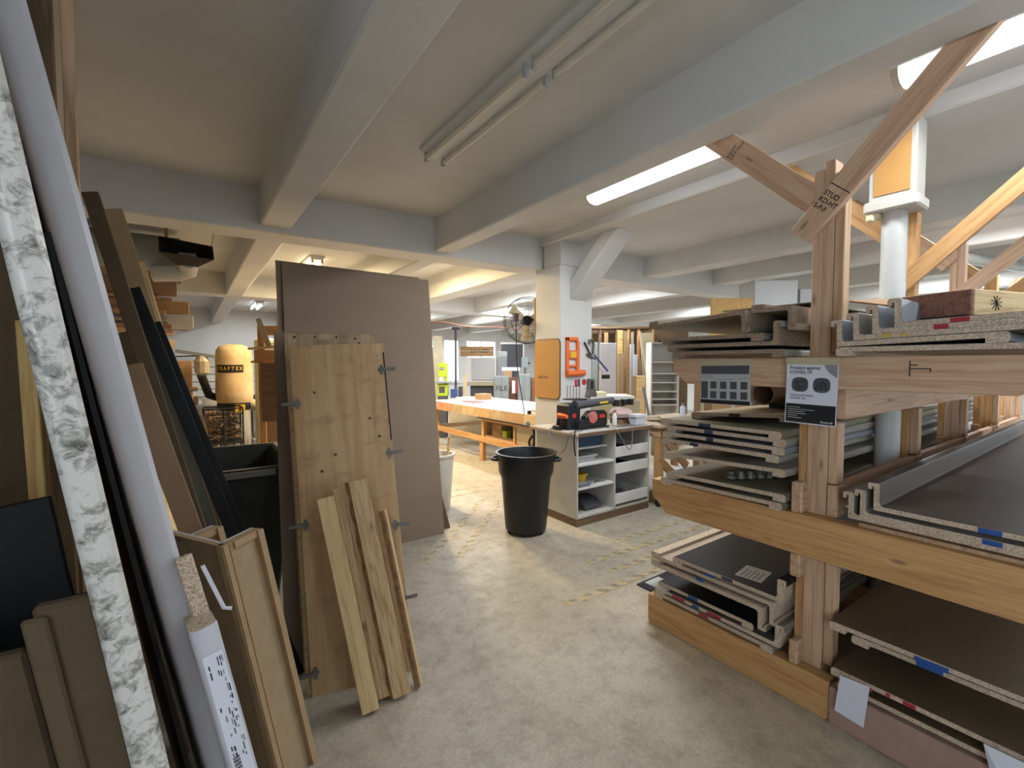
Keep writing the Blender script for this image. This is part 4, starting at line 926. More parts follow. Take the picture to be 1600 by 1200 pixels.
board('yellow_lath', (-.262, 1.5, 0), (-.30, 1.5, 1.70), .03, .05, M['yellowpine'], up=(0, 1, 0), label='yellow edged lath standing left of the marbled blank', cat='lath')
board('timber_post', (-.45, 2.4, 0), (-.485, 2.55, 3.10), .16, .05, M['brownwood'], up=(0, 1, 0), label='brown timber post reaching the ceiling at the top left', cat='post')
board('timber_post', (-.285, 2.0, 0), (-.30, 2.12, 3.10), .03, .03, M['fir2'], up=(0, 1, 0), label='thin tan upright beside the brown post at the top left', cat='post')
sheet('plywood_sheet', 'tan panel standing behind the brown post at the top left', 'panel', -1.1, -.46, 2.75, 2.95, 2.72, .02, M['cardd'])
# long boards leaning towards the left wall; (label, X at floor, X at 2.3 m, Y bottom, Y top, length, width, thickness, material)
gB2 = 'long boards leaning at the left'
def leaner(label, p, q, w, th, m, roll=0, name='long_board'):
    return board(name, p, q, w, th, m, up=(math.sin(R(roll)), -math.cos(R(roll)), 0), label=label, cat='board', group=gB2)
def slope(x1, z1, x2, z2, z): return x1 + (x2-x1)*(z-z1)/(z2-z1)
def lean2(label, P1, P2, Y, ztop, w, th, m, roll=0, dy=.2):
    """board whose edge passes (x, z) points P1 and P2 in the plane Y, from the floor up to ztop"""
    a = (slope(*P1, *P2, .0), Y-dy*.5, .0); b = (slope(*P1, *P2, ztop), Y+dy*.5, ztop)
    n = 1 if True else 0
    return leaner(label, a, b, w, th, m, roll)
lean2('longest brown board leaning across the left, dark edge towards the viewer', (-.315, 2.3), (.03, .81), 2.52, 2.32, .055, .05, M['mdfd'])
lean2('broad light tan board leaning beside the longest brown board', (-.262, 2.28), (-.205, 2.03), 2.72, 2.32, .075, .02, M['mdfl'])
lean2('grey green weathered board leaning between the tan board and black trim', (-.185, 1.86), (.02, 1.0), 2.66, 1.90, .065, .02, M['lamolive'])
lean2('black trim board with a stepped end leaning at the left', (-.190, 1.93), (.003, 1.285), 2.57, 1.945, .05, .018, M['lamblack'])
lean2('shorter black trim lying against the black trim board', (-.150, 1.90), (.040, 1.285), 2.615, 1.80, .035, .018, M['lamblack'])
lean2('thin cream batten rising above the black trim', (-.192, 2.095), (-.131, 1.807), 2.90, 2.12, .05, .02, M['pine'])
lean2('brown board low beside the white edged blank, rounded top', (-.203, 1.63), (-.033, .985), 2.33, 1.60, .08, .02, M['cardd'])
lean2('dark narrow board between the brown boards at left', (-.19, 1.80), (.01, .95), 2.80, 1.78, .05, .02, M['lamblack'])
lean2('cut cream offcut sloping behind the white edged blank', (-.29, 2.05), (-.21, 1.80), 2.86, 2.06, .05, .02, M['lamcream'])
lean2('brown board rising behind the white edged blank', (-.33, 1.95), (-.20, 1.55), 2.74, 1.75, .09, .02, M['mdf'])
lean2('faded brown board whose foot stands before the dark green bin', (-.04, 1.25), (.085, .75), 2.80, 1.30, .07, .02, M['fir'])
sheet('plywood_sheet', 'brown panel leaning low behind the long boards at left', 'panel', -1.0, -.15, 2.9, 3.1, 1.5, .02, M['cardd'])
# dark wheeled bin
t = thing('tilt_truck', 'big dark green plastic bin behind the countertop ends at left', 'bin', (.24, 3.5, 0))
def ring8(x0, x1, y0, y1, z): return [(x0, y0, z), (x1, y0, z), (x1, y1, z), (x0, y1, z)]
g = G(); rr = [ring8(-.02, .42, 3.12, 3.75, .10), ring8(-.08, .52, 3.02, 3.92, .95), ring8(-.12, .56, 2.98, 3.96, .955), ring8(-.12, .56, 2.98, 3.96, 1.0), ring8(-.06, .50, 3.05, 3.90, 1.0), ring8(0, .40, 3.14, 3.72, .13)]
vs = [p for r in rr for p in r]
g.add(vs, [(3, 2, 1, 0)] + [(4*k+i, 4*k+(i+1) % 4, 4*k+4+(i+1) % 4, 4*k+4+i) for k in range(5) for i in range(4)] + [(20, 21, 22, 23)])
g.obj('body', M['darkgreen'], t, bev=.015)
box('rim_cap', .10, .40, 2.965, 2.979, .958, .992, M['lamgrey'], t)
for x in (.02, .40):
    for y in (3.2, 3.68): G().lathe([(.05, -.015), (.05, .015)], (0, 0, 0), 14, X=Matrix.Translation((x, y, .05)) @ Matrix.Rotation(R(90), 4, 'Y')).obj('wheel', M['rubber'], t)
    box('fork', x-.02, x+.02, 3.15, 3.73, .085, .10, M['steeld'], t)

# ---------------------------------------------------------------- back left bay
t = thing('dust_hood', 'black funnel dust hood hanging below the ceiling at left', 'dust hood', (.02, 6.0, 2.6))
g = G(); y = 5.86
a = [(-.22, y, 2.90), (.24, y, 2.86), (.25, y, 2.72), (-.22, y, 2.74)]; b = [(-.07, y+.22, 2.82), (.10, y+.22, 2.82), (.10, y+.22, 2.66), (-.07, y+.22, 2.66)]
def qu(k, l): return [(k[i], k[(i+1) % 4], l[(i+1) % 4], l[i]) for i in range(4)]
vs = a + b; g.add(vs, [(i, (i+1) % 4, 4+(i+1) % 4, 4+i) for i in range(4)])
vs2 = [tuple(Vector(p)+Vector((0, .012, 0))) for p in a] + [tuple(Vector(p)*1) for p in b]
g.obj('funnel', M['black'], t)
G().add(b, [(0, 1, 2, 3)]).obj('throat_shade', M['lamblack'], t)  # black sheet across the funnel end, painting in its dark opening
bpy.data.objects['funnel'].modifiers.new('solid', 'SOLIDIFY').thickness = .008
G().tube([(.02, 6.07, 2.74), (.02, 6.2, 2.72), (.02, 6.32, 2.66), (-.08, 6.36, 2.62), (-.3, 6.4, 2.6)], [.10, .10, .095, .09, .09], 16).obj('duct_elbow', M['steelwhite'], t, smooth=True)
board('strap', (-.16, 6.0, 2.88), (-.16, 6.0, CZ-.002), .03, .004, M['cardd'], t, up=(0, 1, 0)); G().tube([(.23, 5.88, 2.85), (.26, 5.9, CZ-.002)], .004, 5).obj('wire', M['steel'], t)
G().tube([(-.05, 6.6, 2.86), (-.84, 6.6, 2.86)], .20, 20).obj('main_duct', M['greymetal'], smooth=True, label='dark grey round duct running to the left wall behind the hood', cat='duct')
t = thing('moulding_rack', 'wooden wall rack for boxed mouldings high on the left wall', 'rack', (-1.15, 7.3, 2.0))
for z in (2.02, 2.42): board('rack_arm', (-1.2, 7.2, z), (-.15, 7.2, z), .05, .04, M['fir'], t)
board('rack_arm', (-1.2, 7.7, 2.02), (-.15, 7.7, 2.02), .05, .04, M['fir'], t)
board('upright', (-1.19, 7.2, 0), (-1.19, 7.2, 2.8), .06, .05, M['fir'], t, up=(0, 1, 0))
for i, (y0, x1, z0, dz, mm) in enumerate([(7.08, -.10, 2.455, .19, 'cardd'), (7.05, -.12, 2.65, .09, 'card'), (7.10, .02, 2.24, .15, 'card'), (7.12, .06, 2.06, .16, 'whitedirty'), (7.30, -.06, 2.65, .03, 'cardd'), (7.02, -.28, 2.40, .04, 'card'), (7.00, -.22, 2.20, .06, 'card'), (7.0, -.20, 2.12, .04, 'lamgreyl'), (7.3, .0, 2.045, .015, 'lamgreyl'), (7.02, -.16, 2.045, .05, 'cardd')]):
    o = box('moulding_box', -1.15, x1, y0, y0+.12, z0, z0+dz, M[mm], bev=.003, cat='box', group='long boxes on the wall rack', label=['thick brown long box on the upper rack arms', 'thin tan long box topping the wall rack', 'tan long box whose open end juts furthest on the rack', 'dirty white long box below the jutting tan one', 'flat brown strip topping the wall rack rear', 'small tan strip under the thick brown long box', 'short tan strip in the middle of the wall rack', 'pale grey strip low on the wall rack', 'thin grey board at the very bottom of the wall rack', 'brown strip at the very bottom front of the wall rack'][i])
    if dz > .08: box('open_end', x1+.0005, x1+.003, y0+.012, y0+.108, z0+.012, z0+dz-.012, M['cream'], o)
# dust collector
t = thing('dust_collector', 'dust collector with a swollen tan bag and black name panel', 'dust collector', (.62, 8.62, 0))
DC = Vector((.60, 8.64, 0))
g = G(); g.lathe([(.02, 1.93), (.12, 1.925), (.21, 1.89), (.25, 1.83), (.262, 1.70), (.262, 1.35), (.268, 1.15), (.255, 1.02), (.24, .99)], DC, 28); g.obj('filter_bag', M['bag'], t, smooth=True)
G().lathe([(.25, .985), (.25, .92), (.22, .88)], DC, 28).obj('drum_ring', M['ink'], t, smooth=True)
G().lathe([(.21, .30), (.22, .87)], DC, 24).obj('lower_bag', mat('clear_bag', 'b0aea6', .4), t, smooth=True)
for a in (20, 140, 260): c_, s_ = math.cos(R(a)), math.sin(R(a)); G().tube([DC+Vector((.27*c_, .27*s_, .04)), DC+Vector((.26*c_, .26*s_, 1.9 if a == 140 else .9))], .012, 6).obj('leg', M['ink'], t)
box('base', .3, 1.15, 8.25, 8.95, .02, .05, M['darkgreen'], t)
view = (Vector((0, 0, 0)) - DC).normalized(); ang = math.atan2(view.y, view.x)
g = G(); k = 10
pts = [(DC.x+.2665*math.cos(ang+R(d)), DC.y+.2665*math.sin(ang+R(d))) for d in [(-62+9*j) for j in range(k+1)]]
g.add([(x, y, z) for z in (1.48, 1.60) for x, y in pts], [(j, j+1, k+2+j, k+1+j) for j in range(k)])
g.obj('name_panel', M['ink'], t)
word = 'CRAFTEX'
for j, ch in enumerate(word):
    a = ang + R(-52 + 12*j); p = Vector((DC.x+.2675*math.cos(a), DC.y+.2675*math.sin(a), 1.54))
    text(ch, .078, facing(p, (-math.sin(a), math.cos(a), 0)), M['yellow'], bpy.data.objects['name_panel'], 'letter', align='CENTER', squeeze=.8)
yb = box('warning_plate', DC.x-.02, DC.x+.12, DC.y-.262, DC.y-.255, .86, .97, M['yellow'], t)
G().tube([(DC.x+.22, DC.y-.05, .96), (.98, 8.50, .90), (1.06, 8.42, .78), (1.02, 8.38, .62), (.92, 8.38, .50), (.90, 8.38, .40)], [.085, .09, .095, .095, .085, .085], 14).obj('hose', M['hose'], t, smooth=True)
box('blower_box', .80, 1.0, 8.28, 8.48, .05, .42, M['greymetal'], t, bev=.01)
G().tube([(.80, 8.38, .20), (.50, 8.36, .20)], .09, 14).obj('motor', M['inkg'], t, smooth=True)
# wire cart of scraps
t = thing('wire_cart', 'black wire cart full of dark scraps before the dust collector', 'cart', (.38, 7.55, 0))
x0, x1, y0, y1 = .15, .60, 7.35, 7.75
g = G()
for z in (.52, 1.0): g.tube([(x0, y0, z), (x1, y0, z), (x1, y1, z), (x0, y1, z), (x0, y0, z)], .012, 6)
for x in (x0, (x0+x1)/2, x1): g.tube([(x, y0, .05), (x, y0, 1.0)], .012, 6)
for x in (x0, x1): g.tube([(x, y1, .05), (x, y1, 1.0)], .012, 6)
g.obj('frame', M['ink'], t)
g = G()
for i in range(10): x = x0+(x1-x0)*i/9; g.tube([(x, y0, .52), (x, y0, 1.0)], .004, 4)
for z in (.65, .8, .92): g.tube([(x0, y0, z), (x1, y0, z)], .004, 4)
g.obj('wire_mesh', M['ink'], t)
for x in (x0, x1):
    for y in (y0, y1): G().lathe([(.03, -.01), (.03, .01)], (0, 0, 0), 10, X=Matrix.Translation((x, y, .03)) @ Matrix.Rotation(R(90), 4, 'Y')).obj('caster', M['rubber'], t)
box('shelf', x0, x1, y0, y1, .52, .53, M['ink'], t)
g = G(); rnd = random.Random(3)
for i in range(120):
    p = Vector((rnd.uniform(x0+.05, x1-.05), rnd.uniform(y0+.05, y1-.05), rnd.uniform(.56, .92))); d = Vector((rnd.uniform(-1, 1), rnd.uniform(-1, 1), rnd.uniform(-.4, .4))).normalized()*rnd.uniform(.04, .10)
    g.tube([p-d, p+d], rnd.uniform(.006, .014), 5, rnd.choice((0, 0, 0, 1, 2)))
g.obj('wood_scraps', [M['brownwood'], M['fir'], M['ink']], label='heap of dark wood scraps in the wire cart', cat='scraps', kind='stuff')
# stacked cartons and wooden boxes at the far left
for i, a in enumerate([(-.95, .08, 7.95, 8.35, 0, .92, 'card', 'large orange brown carton at the bottom of the far left pile'), (-.75, .04, 8.0, 8.30, .92, 1.22, 'firo', 'orange wooden box in the far left pile under a dark strip'), (-.80, .10, 7.98, 8.3, 1.22, 1.27, 'brownwood', 'dark board lying between boxes of the far left pile'), (-.9, -.10, 7.95, 8.25, 1.27, 1.36, 'card', 'flat tan box in the far left pile'), (-.85, .04, 8.28, 8.55, 1.27, 1.66, 'card', 'upright tan carton at the back of the far left pile'), (-.9, -.24, 7.95, 8.25, 1.36, 1.46, 'firo', 'small orange box second from top of the far left pile'), (-.9, -.18, 7.95, 8.22, 1.46, 1.70, 'card', 'top left carton of the far left pile'), (.16, .32, 7.98, 8.2, .0, .90, 'cardd', 'narrow brown carton standing right of the far left pile')]):
    t = box('carton', *a[:6], M[a[6]], bev=.006, label=a[7], cat='box', group='boxes of the far left pile')
    box('tape_seam', a[0]+.05, a[1]-.02, (a[2]+a[3])/2-.02, (a[2]+a[3])/2+.02, a[5]-.0002, a[5]+.0006, M['masking'], t)
board('grey_pipe', (-.15, 8.1, 1.80), (.32, 8.05, 1.72), .05, .05, M['greymetal'], label='grey bar lying across the top of the far left pile', cat='bar')
for i, (b0, b1) in enumerate([((-.24, 8.1, 1.69), (-.18, 8.1, 1.95))]): board('pine_offcut', b0, b1, .07, .02, M['pine'], up=(0, 1, 0), label='pale offcut sticking up from the far left pile', cat='offcut')
G().lathe([(.02, 0), (.09, .03), (.10, .2), (.05, .3)], (.16, 8.1, 1.45), 10).obj('hanging_bag', M['lamcream'], label='pale bag slung at the side of the far left pile', cat='bag')
board('bag_hook', (-.2, 8.1, 1.715), (.18, 8.1, 1.735), .02, .02, M['steeld'], label='steel hook over the far left pile', cat='hook')
sheet('plywood_offcut', 'brown triangular looking sheet leaning before the wire cart', 'sheet', .02, .30, 6.55, 6.75, .98, .012, M['cardd'], 0, None, None, None, R(-10))
G().tube([(.15, 8.5, 1.45), (.25, 8.7, 1.12), (.5, 9.0, 1.0), (.8, 9.2, .98), (1.1, 9.3, 1.05)], .06, 10).obj('black_hose', M['rubber'], smooth=True, label='thick black hose sagging behind the dust collector', cat='hose')
t = thing('side_table', 'long white bench along the back left wall under the hose', 'bench', (.8, 9.9, 0))
box('table_top', -.6, 2.4, 9.5, 10.2, .86, .90, M['white'], t)
for x in (-.5, 2.3):
    for y in (9.55, 10.1): box('leg', x-.03, x+.03, y-.03, y+.03, 0, .86, M['white'], t)
box('lower_panel', -.5, 2.3, 10.05, 10.08, .1, .86, M['white'], t)
for i, (x, y, w, d, h, m, lb_) in enumerate([(-.1, 9.6, .22, .2, .14, 'card', 'small tan box at the left of the white bench'), (.18, 9.62, .2, .2, .10, 'white', 'low white box on the white bench'), (.42, 9.6, .16, .2, .16, 'cardd', 'brown box beside the low white box on the bench'), (1.2, 9.62, .25, .2, .12, 'white', 'white carton on the bench right of the dust collector')]):
    o = box('small_box', x, x+w, y, y+d, .90, .90+h, M[m], bev=.004, label=lb_, cat='box'); box('lid', x-.004, x+w+.004, y-.004, y+d+.004, .90+h, .908+h, M[m], o)
t = thing('fence_panel', 'pale horizontal slatted panel on the back left wall', 'panel', (.9, 14.8, 0))
for k in range(5): box('slat', -.5, 2.2, 14.86, 14.9, .75+.2*k, .93+.2*k, M['whitedirty'], t)
box('post', -.45, -.4, 14.9, 14.95, 0, 1.75, M['whitedirty'], t); box('post', 2.1, 2.15, 14.9, 14.95, 0, 1.75, M['whitedirty'], t)
t = thing('grey_cabinet', 'grey upper and tan lower cabinet behind the dust collector hose', 'cabinet', (1.35, 9.35, 0))
box('body', 1.12, 1.5, 9.2, 9.45, 0, 1.32, M['card'], t); box('door', 1.12, 1.5, 9.185, 9.198, 1.32-.02, 1.66, M['greymetal'], t); box('upper_body', 1.12, 1.5, 9.2, 9.45, 1.321, 1.66, M['greymetal'], t); box('ledge', 1.10, 1.52, 9.18, 9.46, 1.04, 1.06, M['white'], t)
# timber shelf with scraps between the hose and the doors
t = thing('scrap_shelf', 'orange timber scrap shelf standing left of the tall brown sheets', 'shelf', (.75, 5.5, 0))
for x in (.63, 1.2): board('upright', (x, 5.5, 0), (x, 5.5, 2.02), .06, .05, M['firo'], t, up=(0, 1, 0))
board('crossbar', (.56, 5.46, 1.70), (1.25, 5.46, 1.70), .11, .03, M['firo'], t, up=(0, 1, 0)); board('crossbar', (.66, 5.46, 1.96), (1.25, 5.46, 2.0), .10, .03, M['firo'], t, up=(0, 1, 0))
box('shelf', .56, 1.25, 5.5, 5.8, 1.62, 1.645, M['firo'], t); box('dark_panel', .62, .98, 5.42, 5.44, 1.0, 1.62, M['brownwood'], t); box('lower_panel', .66, 1.2, 5.42, 5.44, 0, 1.0, M['card'], t)
board('pale_offcut', (.70, 5.42, 1.78), (.60, 5.42, 2.08), .05, .02, M['lamcream'], up=(0, 1, 0), label='pale offcut slanting up from the timber scrap shelf', cat='offcut')
board('pine_offcut', (.50, 5.43, 1.765), (.85, 5.40, 1.80), .04, .025, M['pine'], label='pine offcut lying across the scrap shelf crossbar', cat='offcut')
t = thing('metal_locker', 'dull pinkish metal cabinet behind the timber scrap shelf', 'locker', (1.05, 7.6, 0))
box('body', .80, 1.3, 7.4, 7.8, 0, 1.98, M['cream'], t, bev=.02); box('door', .83, 1.27, 7.38, 7.398, .1, 1.93, M['lamcream'], t, bev=.005)

# ---------------------------------------------------------------- helpers for the far side of the hall: a box seen square on, at a real distance
FWD = Vector((math.sin(HEAD), math.cos(HEAD), 0)); RGT = Vector((math.cos(HEAD), -math.sin(HEAD), 0))
CF = FWD*math.cos(PITCH) + Vector((0, 0, -math.sin(PITCH))); CU = FWD*math.sin(PITCH) + Vector((0, 0, math.cos(PITCH)))
def at(px, py, D): return Vector((0, 0, CAM_H)) + D*(CF + RGT*((px-800)/F_PX) - CU*((py-600)/F_PX))
def fspan(x0, y0, x1, y1, D, floor=None):
    a, b = at(x0, y0, D), at(x1, y1, D); o = (a+b)/2; w = (b-a).dot(RGT)
    zt, zb = max(a.z, b.z), min(a.z, b.z)
    if floor is not None: zb = floor
    m = Matrix((RGT, FWD, Vector((0, 0, 1)))).transposed().to_4x4(); m.translation = Vector((o.x, o.y, zb))
    return m, w, zt-zb
def fbox(name, label, cat, x0, y0, x1, y1, D, depth, m, floor=None, par=None, bev=.004, group=None, off=0):
    X, w, h = fspan(x0, y0, x1, y1, D, floor)
    o = G(X).box(-w/2, w/2, off, off+depth, 0, h).obj(name, M[m], par, bev=bev, label=label, cat=cat, group=group)
    return o, X, w, h

# long work bench behind the column
t = thing('work_bench', 'long timber work bench with a white top and paint stained edge behind the column', 'bench', (4.6, 6.4, 0))
BY0, BY1, BX0, BX1 = 4.72, 8.3, 3.86, 5.3
box('bench_top', BX0+.02, BX1, BY0, BY1, .86, .90, M['white'], t)
edge = ['d9a58a', 'c96a4a', 'b89a80', 'a58c74', 'c9a06a', '8f7c6a', 'b58a5c', 'c2a888']
L_ = (BY1-BY0)/8
for i in range(8): box('edge_board', BX0-.004, BX0+.02, BY0+L_*i, BY0+L_*(i+1)-.003, .75, .902, mat('stained_edge_%d' % i, edge[7-i], .7, c2='9a8670' if i % 2 else 'b8a27e', scale=9), t)
for (y, z0, z1, w) in ((BY0+.05, 0, .75, .09), (6.45, .40, .75, .07), (5.55, .40, .75, .05), (BY1-.06, 0, .86, .09), (6.50, 0, .33, .10)): board('leg', (4.0, y, z0), (4.0, y, z1), w, .07, M['firo'], t, up=(1, 0, 0))
for y in (BY0+.1, BY1-.1): board('leg', (BX1-.1, y, 0), (BX1-.1, y, .86), .09, .07, M['firo'], t, up=(1, 0, 0))
board('lower_rail', (3.97, BY0, .365), (3.97, BY1, .365), .09, .05, M['firo'], t, up=(1, 0, 0))
board('upper_rail', (3.99, 5.0, .71), (3.99, 6.48, .71), .08, .04, M['firo'], t, up=(1, 0, 0))
board('cross_rail', (4.0, BY1-.05, .38), (5.2, BY1-.05, .38), .08, .04, M['fir2'], t, up=(0, 1, 0))
box('cupboard_floor', 4.0, 4.9, 5.0, 6.48, .41, .43, M['fir2'], t); box('cupboard_side', 4.04, 4.9, 6.42, 6.44, .43, .75, M['mdfl'], t)
box('cupboard_panel', 3.985, 4.0, 4.98, 5.52, .42, .68, M['lamcream'], t); box('cupboard_back', 4.88, 4.9, 5.0, 6.42, .43, .75, M['mdfd'], t)
box('tool_tray', 3.83, 4.2, 4.95, 6.40, .735, .748, M['ink'], t)
for (a, mm, lb) in (((4.1, 4.4, 6.1, 6.38, .43, .62), 'card', 'cardboard box inside the bench cupboard, left'), ((4.15, 4.45, 5.66, 5.9, .43, .60), 'ink', 'black case inside the bench cupboard'), ((4.1, 4.4, 5.95, 6.08, .43, .53), 'lime', 'small green box inside the bench cupboard')):
    o = box('small_box', *a, M[mm], bev=.008, label=lb, cat='box'); box('lid', a[0]-.003, a[1]+.003, a[2]-.003, a[3]+.003, a[5], a[5]+.012, M[mm], o)
cable('black coiled hose hanging on the bench front below the tool tray', [(3.93, 5.02, .70), (3.92, 5.0, .55), (3.92, 5.05, .42), (3.92, 5.12, .50), (3.92, 5.03, .60), (3.92, 4.98, .45)], .018, 'ink')
t = thing('work_hat', 'dusty blue peaked hat on the bench tool tray', 'hat', (3.9, 5.06, .748)); G().lathe([(.09, 0), (.09, .03), (.07, .07), (.02, .085)], (3.93, 5.06, .7485), 14).obj('crown', M['bluebin'], t, smooth=True); G().box(3.82, 3.9, 5.0, 5.12, .7485, .756).obj('peak', M['bluebin'], t, bev=.003)
for nm, lb, a, mm in (('parts_box', 'brown topped parts box at the column end of the bench', (4.05, 4.45, 4.80, 5.02, .90, 1.02), 'cardd'), ('parts_box', 'white labelled parts box before the brown topped one', (3.90, 4.05, 4.82, 5.05, .90, .975), 'paperg'), ('parts_box', 'red edged small box at the column end of the bench', (3.90, 4.02, 4.735, 4.80, .90, .96), 'red'), ('parts_box', 'green box between the white labelled box and the column', (4.06, 4.14, 4.735, 4.79, .90, .99), 'darkgreen'), ('bench_sheet', 'white sheet lying along the bench top', (4.3, 5.1, 5.2, 7.6, .9005, .906), 'lamwhite'), ('bench_sheet', 'red edged papers in the middle of the bench top', (4.2, 4.5, 7.2, 7.6, .9065, .915), 'red'), ('rag_box', 'tan box at the far end of the bench', (4.7, 4.95, 7.7, 7.95, .90, 1.02), 'card'), ('rag_box', 'low white box at the far end of the bench', (4.3, 4.6, 7.75, 8.0, .90, .96), 'white')):
    o = box(nm, *a, M[mm], bev=.004, label=lb, cat='sheet' if 'sheet' in nm else 'box')
    if 'parts' in nm: box('label', a[0]-.001, a[0]+.0005, a[2]+.01, a[3]-.01, a[4]+.01, a[4]+.045, M['paper'], o)
G().lathe([(.035, 0), (.035, .05)], (3.93, 5.12, .90), 12).obj('tape_roll', M['ink'], label='black tape roll on the bench edge', cat='tape roll')
# bandsaw, post, jug beyond the bench
t = thing('band_saw', 'lime green band saw beyond the end of the bench', 'band saw', at(691, 640, 10.0).xy.to_3d())
def fp(nm, x0, y0, x1, y1, D, d, m, par, floor=None, bev=.01, off=0): return fbox(nm, None, None, x0, y0, x1, y1, D, d, m, floor, par, bev, None, off)
fp('upper_wheel_box', 684, 567, 698, 589, 10.0, .22, 'lime', t); fp('lower_wheel_box', 683, 600, 699, 619, 10.0, .22, 'lime', t); fp('table', 680, 596, 703, 599, 9.9, .35, 'greymetal', t)
fp('column', 695, 587, 699, 601, 10.05, .12, 'lime', t); fp('guard', 686, 588, 692, 597, 10.02, .08, 'white', t); fp('stand', 684, 619, 698, 640, 10.0, .2, 'inkg', t, 0); fp('badge', 686, 574, 694, 578, 9.995, .004, 'inkg', t, None, 0); fp('badge', 686, 604, 695, 614, 9.995, .004, 'inkg', t, None, 0)
X, w, h = fspan(686, 574, 694, 578, 9.993); text('RIKON', .045, X @ Matrix.Translation((0, -.001, h/2)) @ Matrix.Rotation(R(90), 4, 'X'), M['paper'], t, align='CENTER')
fbox('blue_jug', 'blue jug beside the lime band saw', 'jug', 704, 608, 714, 620, 10.1, .12, 'blue', .872)
fbox('bench_rail', 'dark box of small tools right of the blue jug', 'box', 716, 604, 722, 620, 10.3, .2, 'inkg', .872)
fbox('sorting_table', 'side table behind the bench carrying boxes and the jug', 'table', 702, 622, 768, 630, 10.0, .6, 'lamcream', 0)
t = thing('floor_stand', 'thin steel pole with a flat top plate beside the window', 'stand', at(712, 620, 10.9).xy.to_3d())
G().tube([at(712, 515, 10.9), Vector((at(712, 620, 10.9).x, at(712, 620, 10.9).y, 0))], .03, 8).obj('pole', M['inkg'], t); fp('top_plate', 706, 511, 718, 515, 10.85, .15, 'inkg', t)
fbox('wood_upright', 'pale wood upright standing right of the steel pole', 'board', 724, 585, 729, 618, 10.15, .05, 'lamcream', .872)
# white machine, boxes and steel cabinets in the back
t = thing('panel_machine', 'big white panelled machine in front of the back windows', 'machine', at(755, 640, 12.2).xy.to_3d())
fp('housing', 729, 557, 776, 598, 12.2, .9, 'white', t, None, .02); fp('front_panel', 737, 559, 773, 594, 12.17, .03, 'paperg', t); fp('base', 727, 598, 772, 603, 12.2, .9, 'lamcream', t); fp('stand', 735, 603, 770, 640, 12.3, .7, 'inkg', t, 0)
t = thing('long_carton', 'long cardboard carton lettered in black on top of the white machine', 'carton', at(745, 550, 12.2))
o, X, w, h = fbox('body', None, None, 719, 541, 771, 556.5, 12.2, .35, 'card', None, t); text('LANUZO', .12, X @ Matrix.Translation((w*.5-.36, -.002, h*.52)) @ Matrix.Rotation(R(90), 4, 'X'), M['ink'], o, align='CENTER')
fp('tape_seam', 719, 547.5, 771, 549, 12.195, .004, 'masking', t, None, 0)
t = thing('notice_board', 'dark board in a white frame on the back wall right of the windows', 'board', at(802, 556, 13.2)); fp('board', 783, 538, 818, 574, 13.2, .04, 'inkg', t); fp('frame', 782, 535, 819, 538, 13.18, .05, 'white', t); fp('frame', 817, 538, 819, 574, 13.18, .05, 'white', t); fp('foot', 790, 574, 810, 640, 13.25, .1, 'inkg', t, 0)
t = thing('control_cabinet', 'tall dark grey cabinet beside the white machine', 'cabinet', at(785, 640, 12.1).xy.to_3d()); fp('body', 778, 557, 792, 590, 12.1, .5, 'greymetal', t, 0); fp('cap', 779, 549, 792, 557, 12.1, .5, 'paperg', t)
for i, (x0, y0, x1, y1, lb) in enumerate([(772, 588, 795, 616, 'grey steel file cabinet lettered FILE standing beyond the bench'), (809, 585, 829, 616, 'grey steel file cabinet closest to the column beyond the bench')]):
    t = thing('file_cabinet', lb, 'cabinet', at((x0+x1)/2, 640, 11.2).xy.to_3d(), group='steel file cabinets')
    o, X, w, h = fbox('body', None, None, x0, y0, x1, y1, 11.2, .5, 'greymetal', 0, t)
    for k in range(2): G(X).box(-w/2+.015+k*w/2, w/2-.015-(1-k)*w/2, -.012, -.001, .05, h-.02).obj('door', M['greymetal'], t, bev=.003)
    if i == 0: text('FILE', .17, X @ Matrix.Translation((0, -.0135, h-.30)) @ Matrix.Rotation(R(90), 4, 'X'), M['inkg'], t, align='CENTER')
fbox('brown_carton', 'brown carton on top of the steel cabinets heap', 'carton', 786, 580, 800, 590, 11.5, .3, 'card', 1.0)
fbox('paper_pile', 'white pile of papers on the brown carton', 'papers', 784, 574, 812, 579.5, 11.5, .3, 'paper', None)
fbox('clutter_shelf', 'dark shelf full of clutter between the steel cabinets', 'shelf', 796, 590, 808, 618, 11.5, .4, 'redwood', 0)
fbox('white_bottle', 'white bottle before the clutter shelf', 'bottle', 800, 595, 805, 614, 11.2, .08, 'paper', .90)
fbox('red_book', 'red file beside the white bottle', 'file', 805.5, 597, 808, 614, 11.2, .08, 'red', .90)
fbox('red_carton', 'red and dark carton at the right of the steel cabinets', 'carton', 829.5, 590, 836, 618, 11.3, .3, 'redwood', .0)
t = thing('switch_box', 'grey electrical switch box on a post above the cabinets', 'switch box', at(820, 566, 11.6)); fp('box', 815, 558, 826, 575, 12.0, .15, 'greymetal', t); fp('post', 819, 575, 822, 640, 12.05, .06, 'steeld', t, 0); fp('lever', 825, 566, 828, 569, 11.98, .05, 'ink', t)
fbox('pale_cabinet', 'pale wall cabinet left of the back windows', 'cabinet', 676, 525, 691, 556, 14.4, .3, 'lamcream', 0)
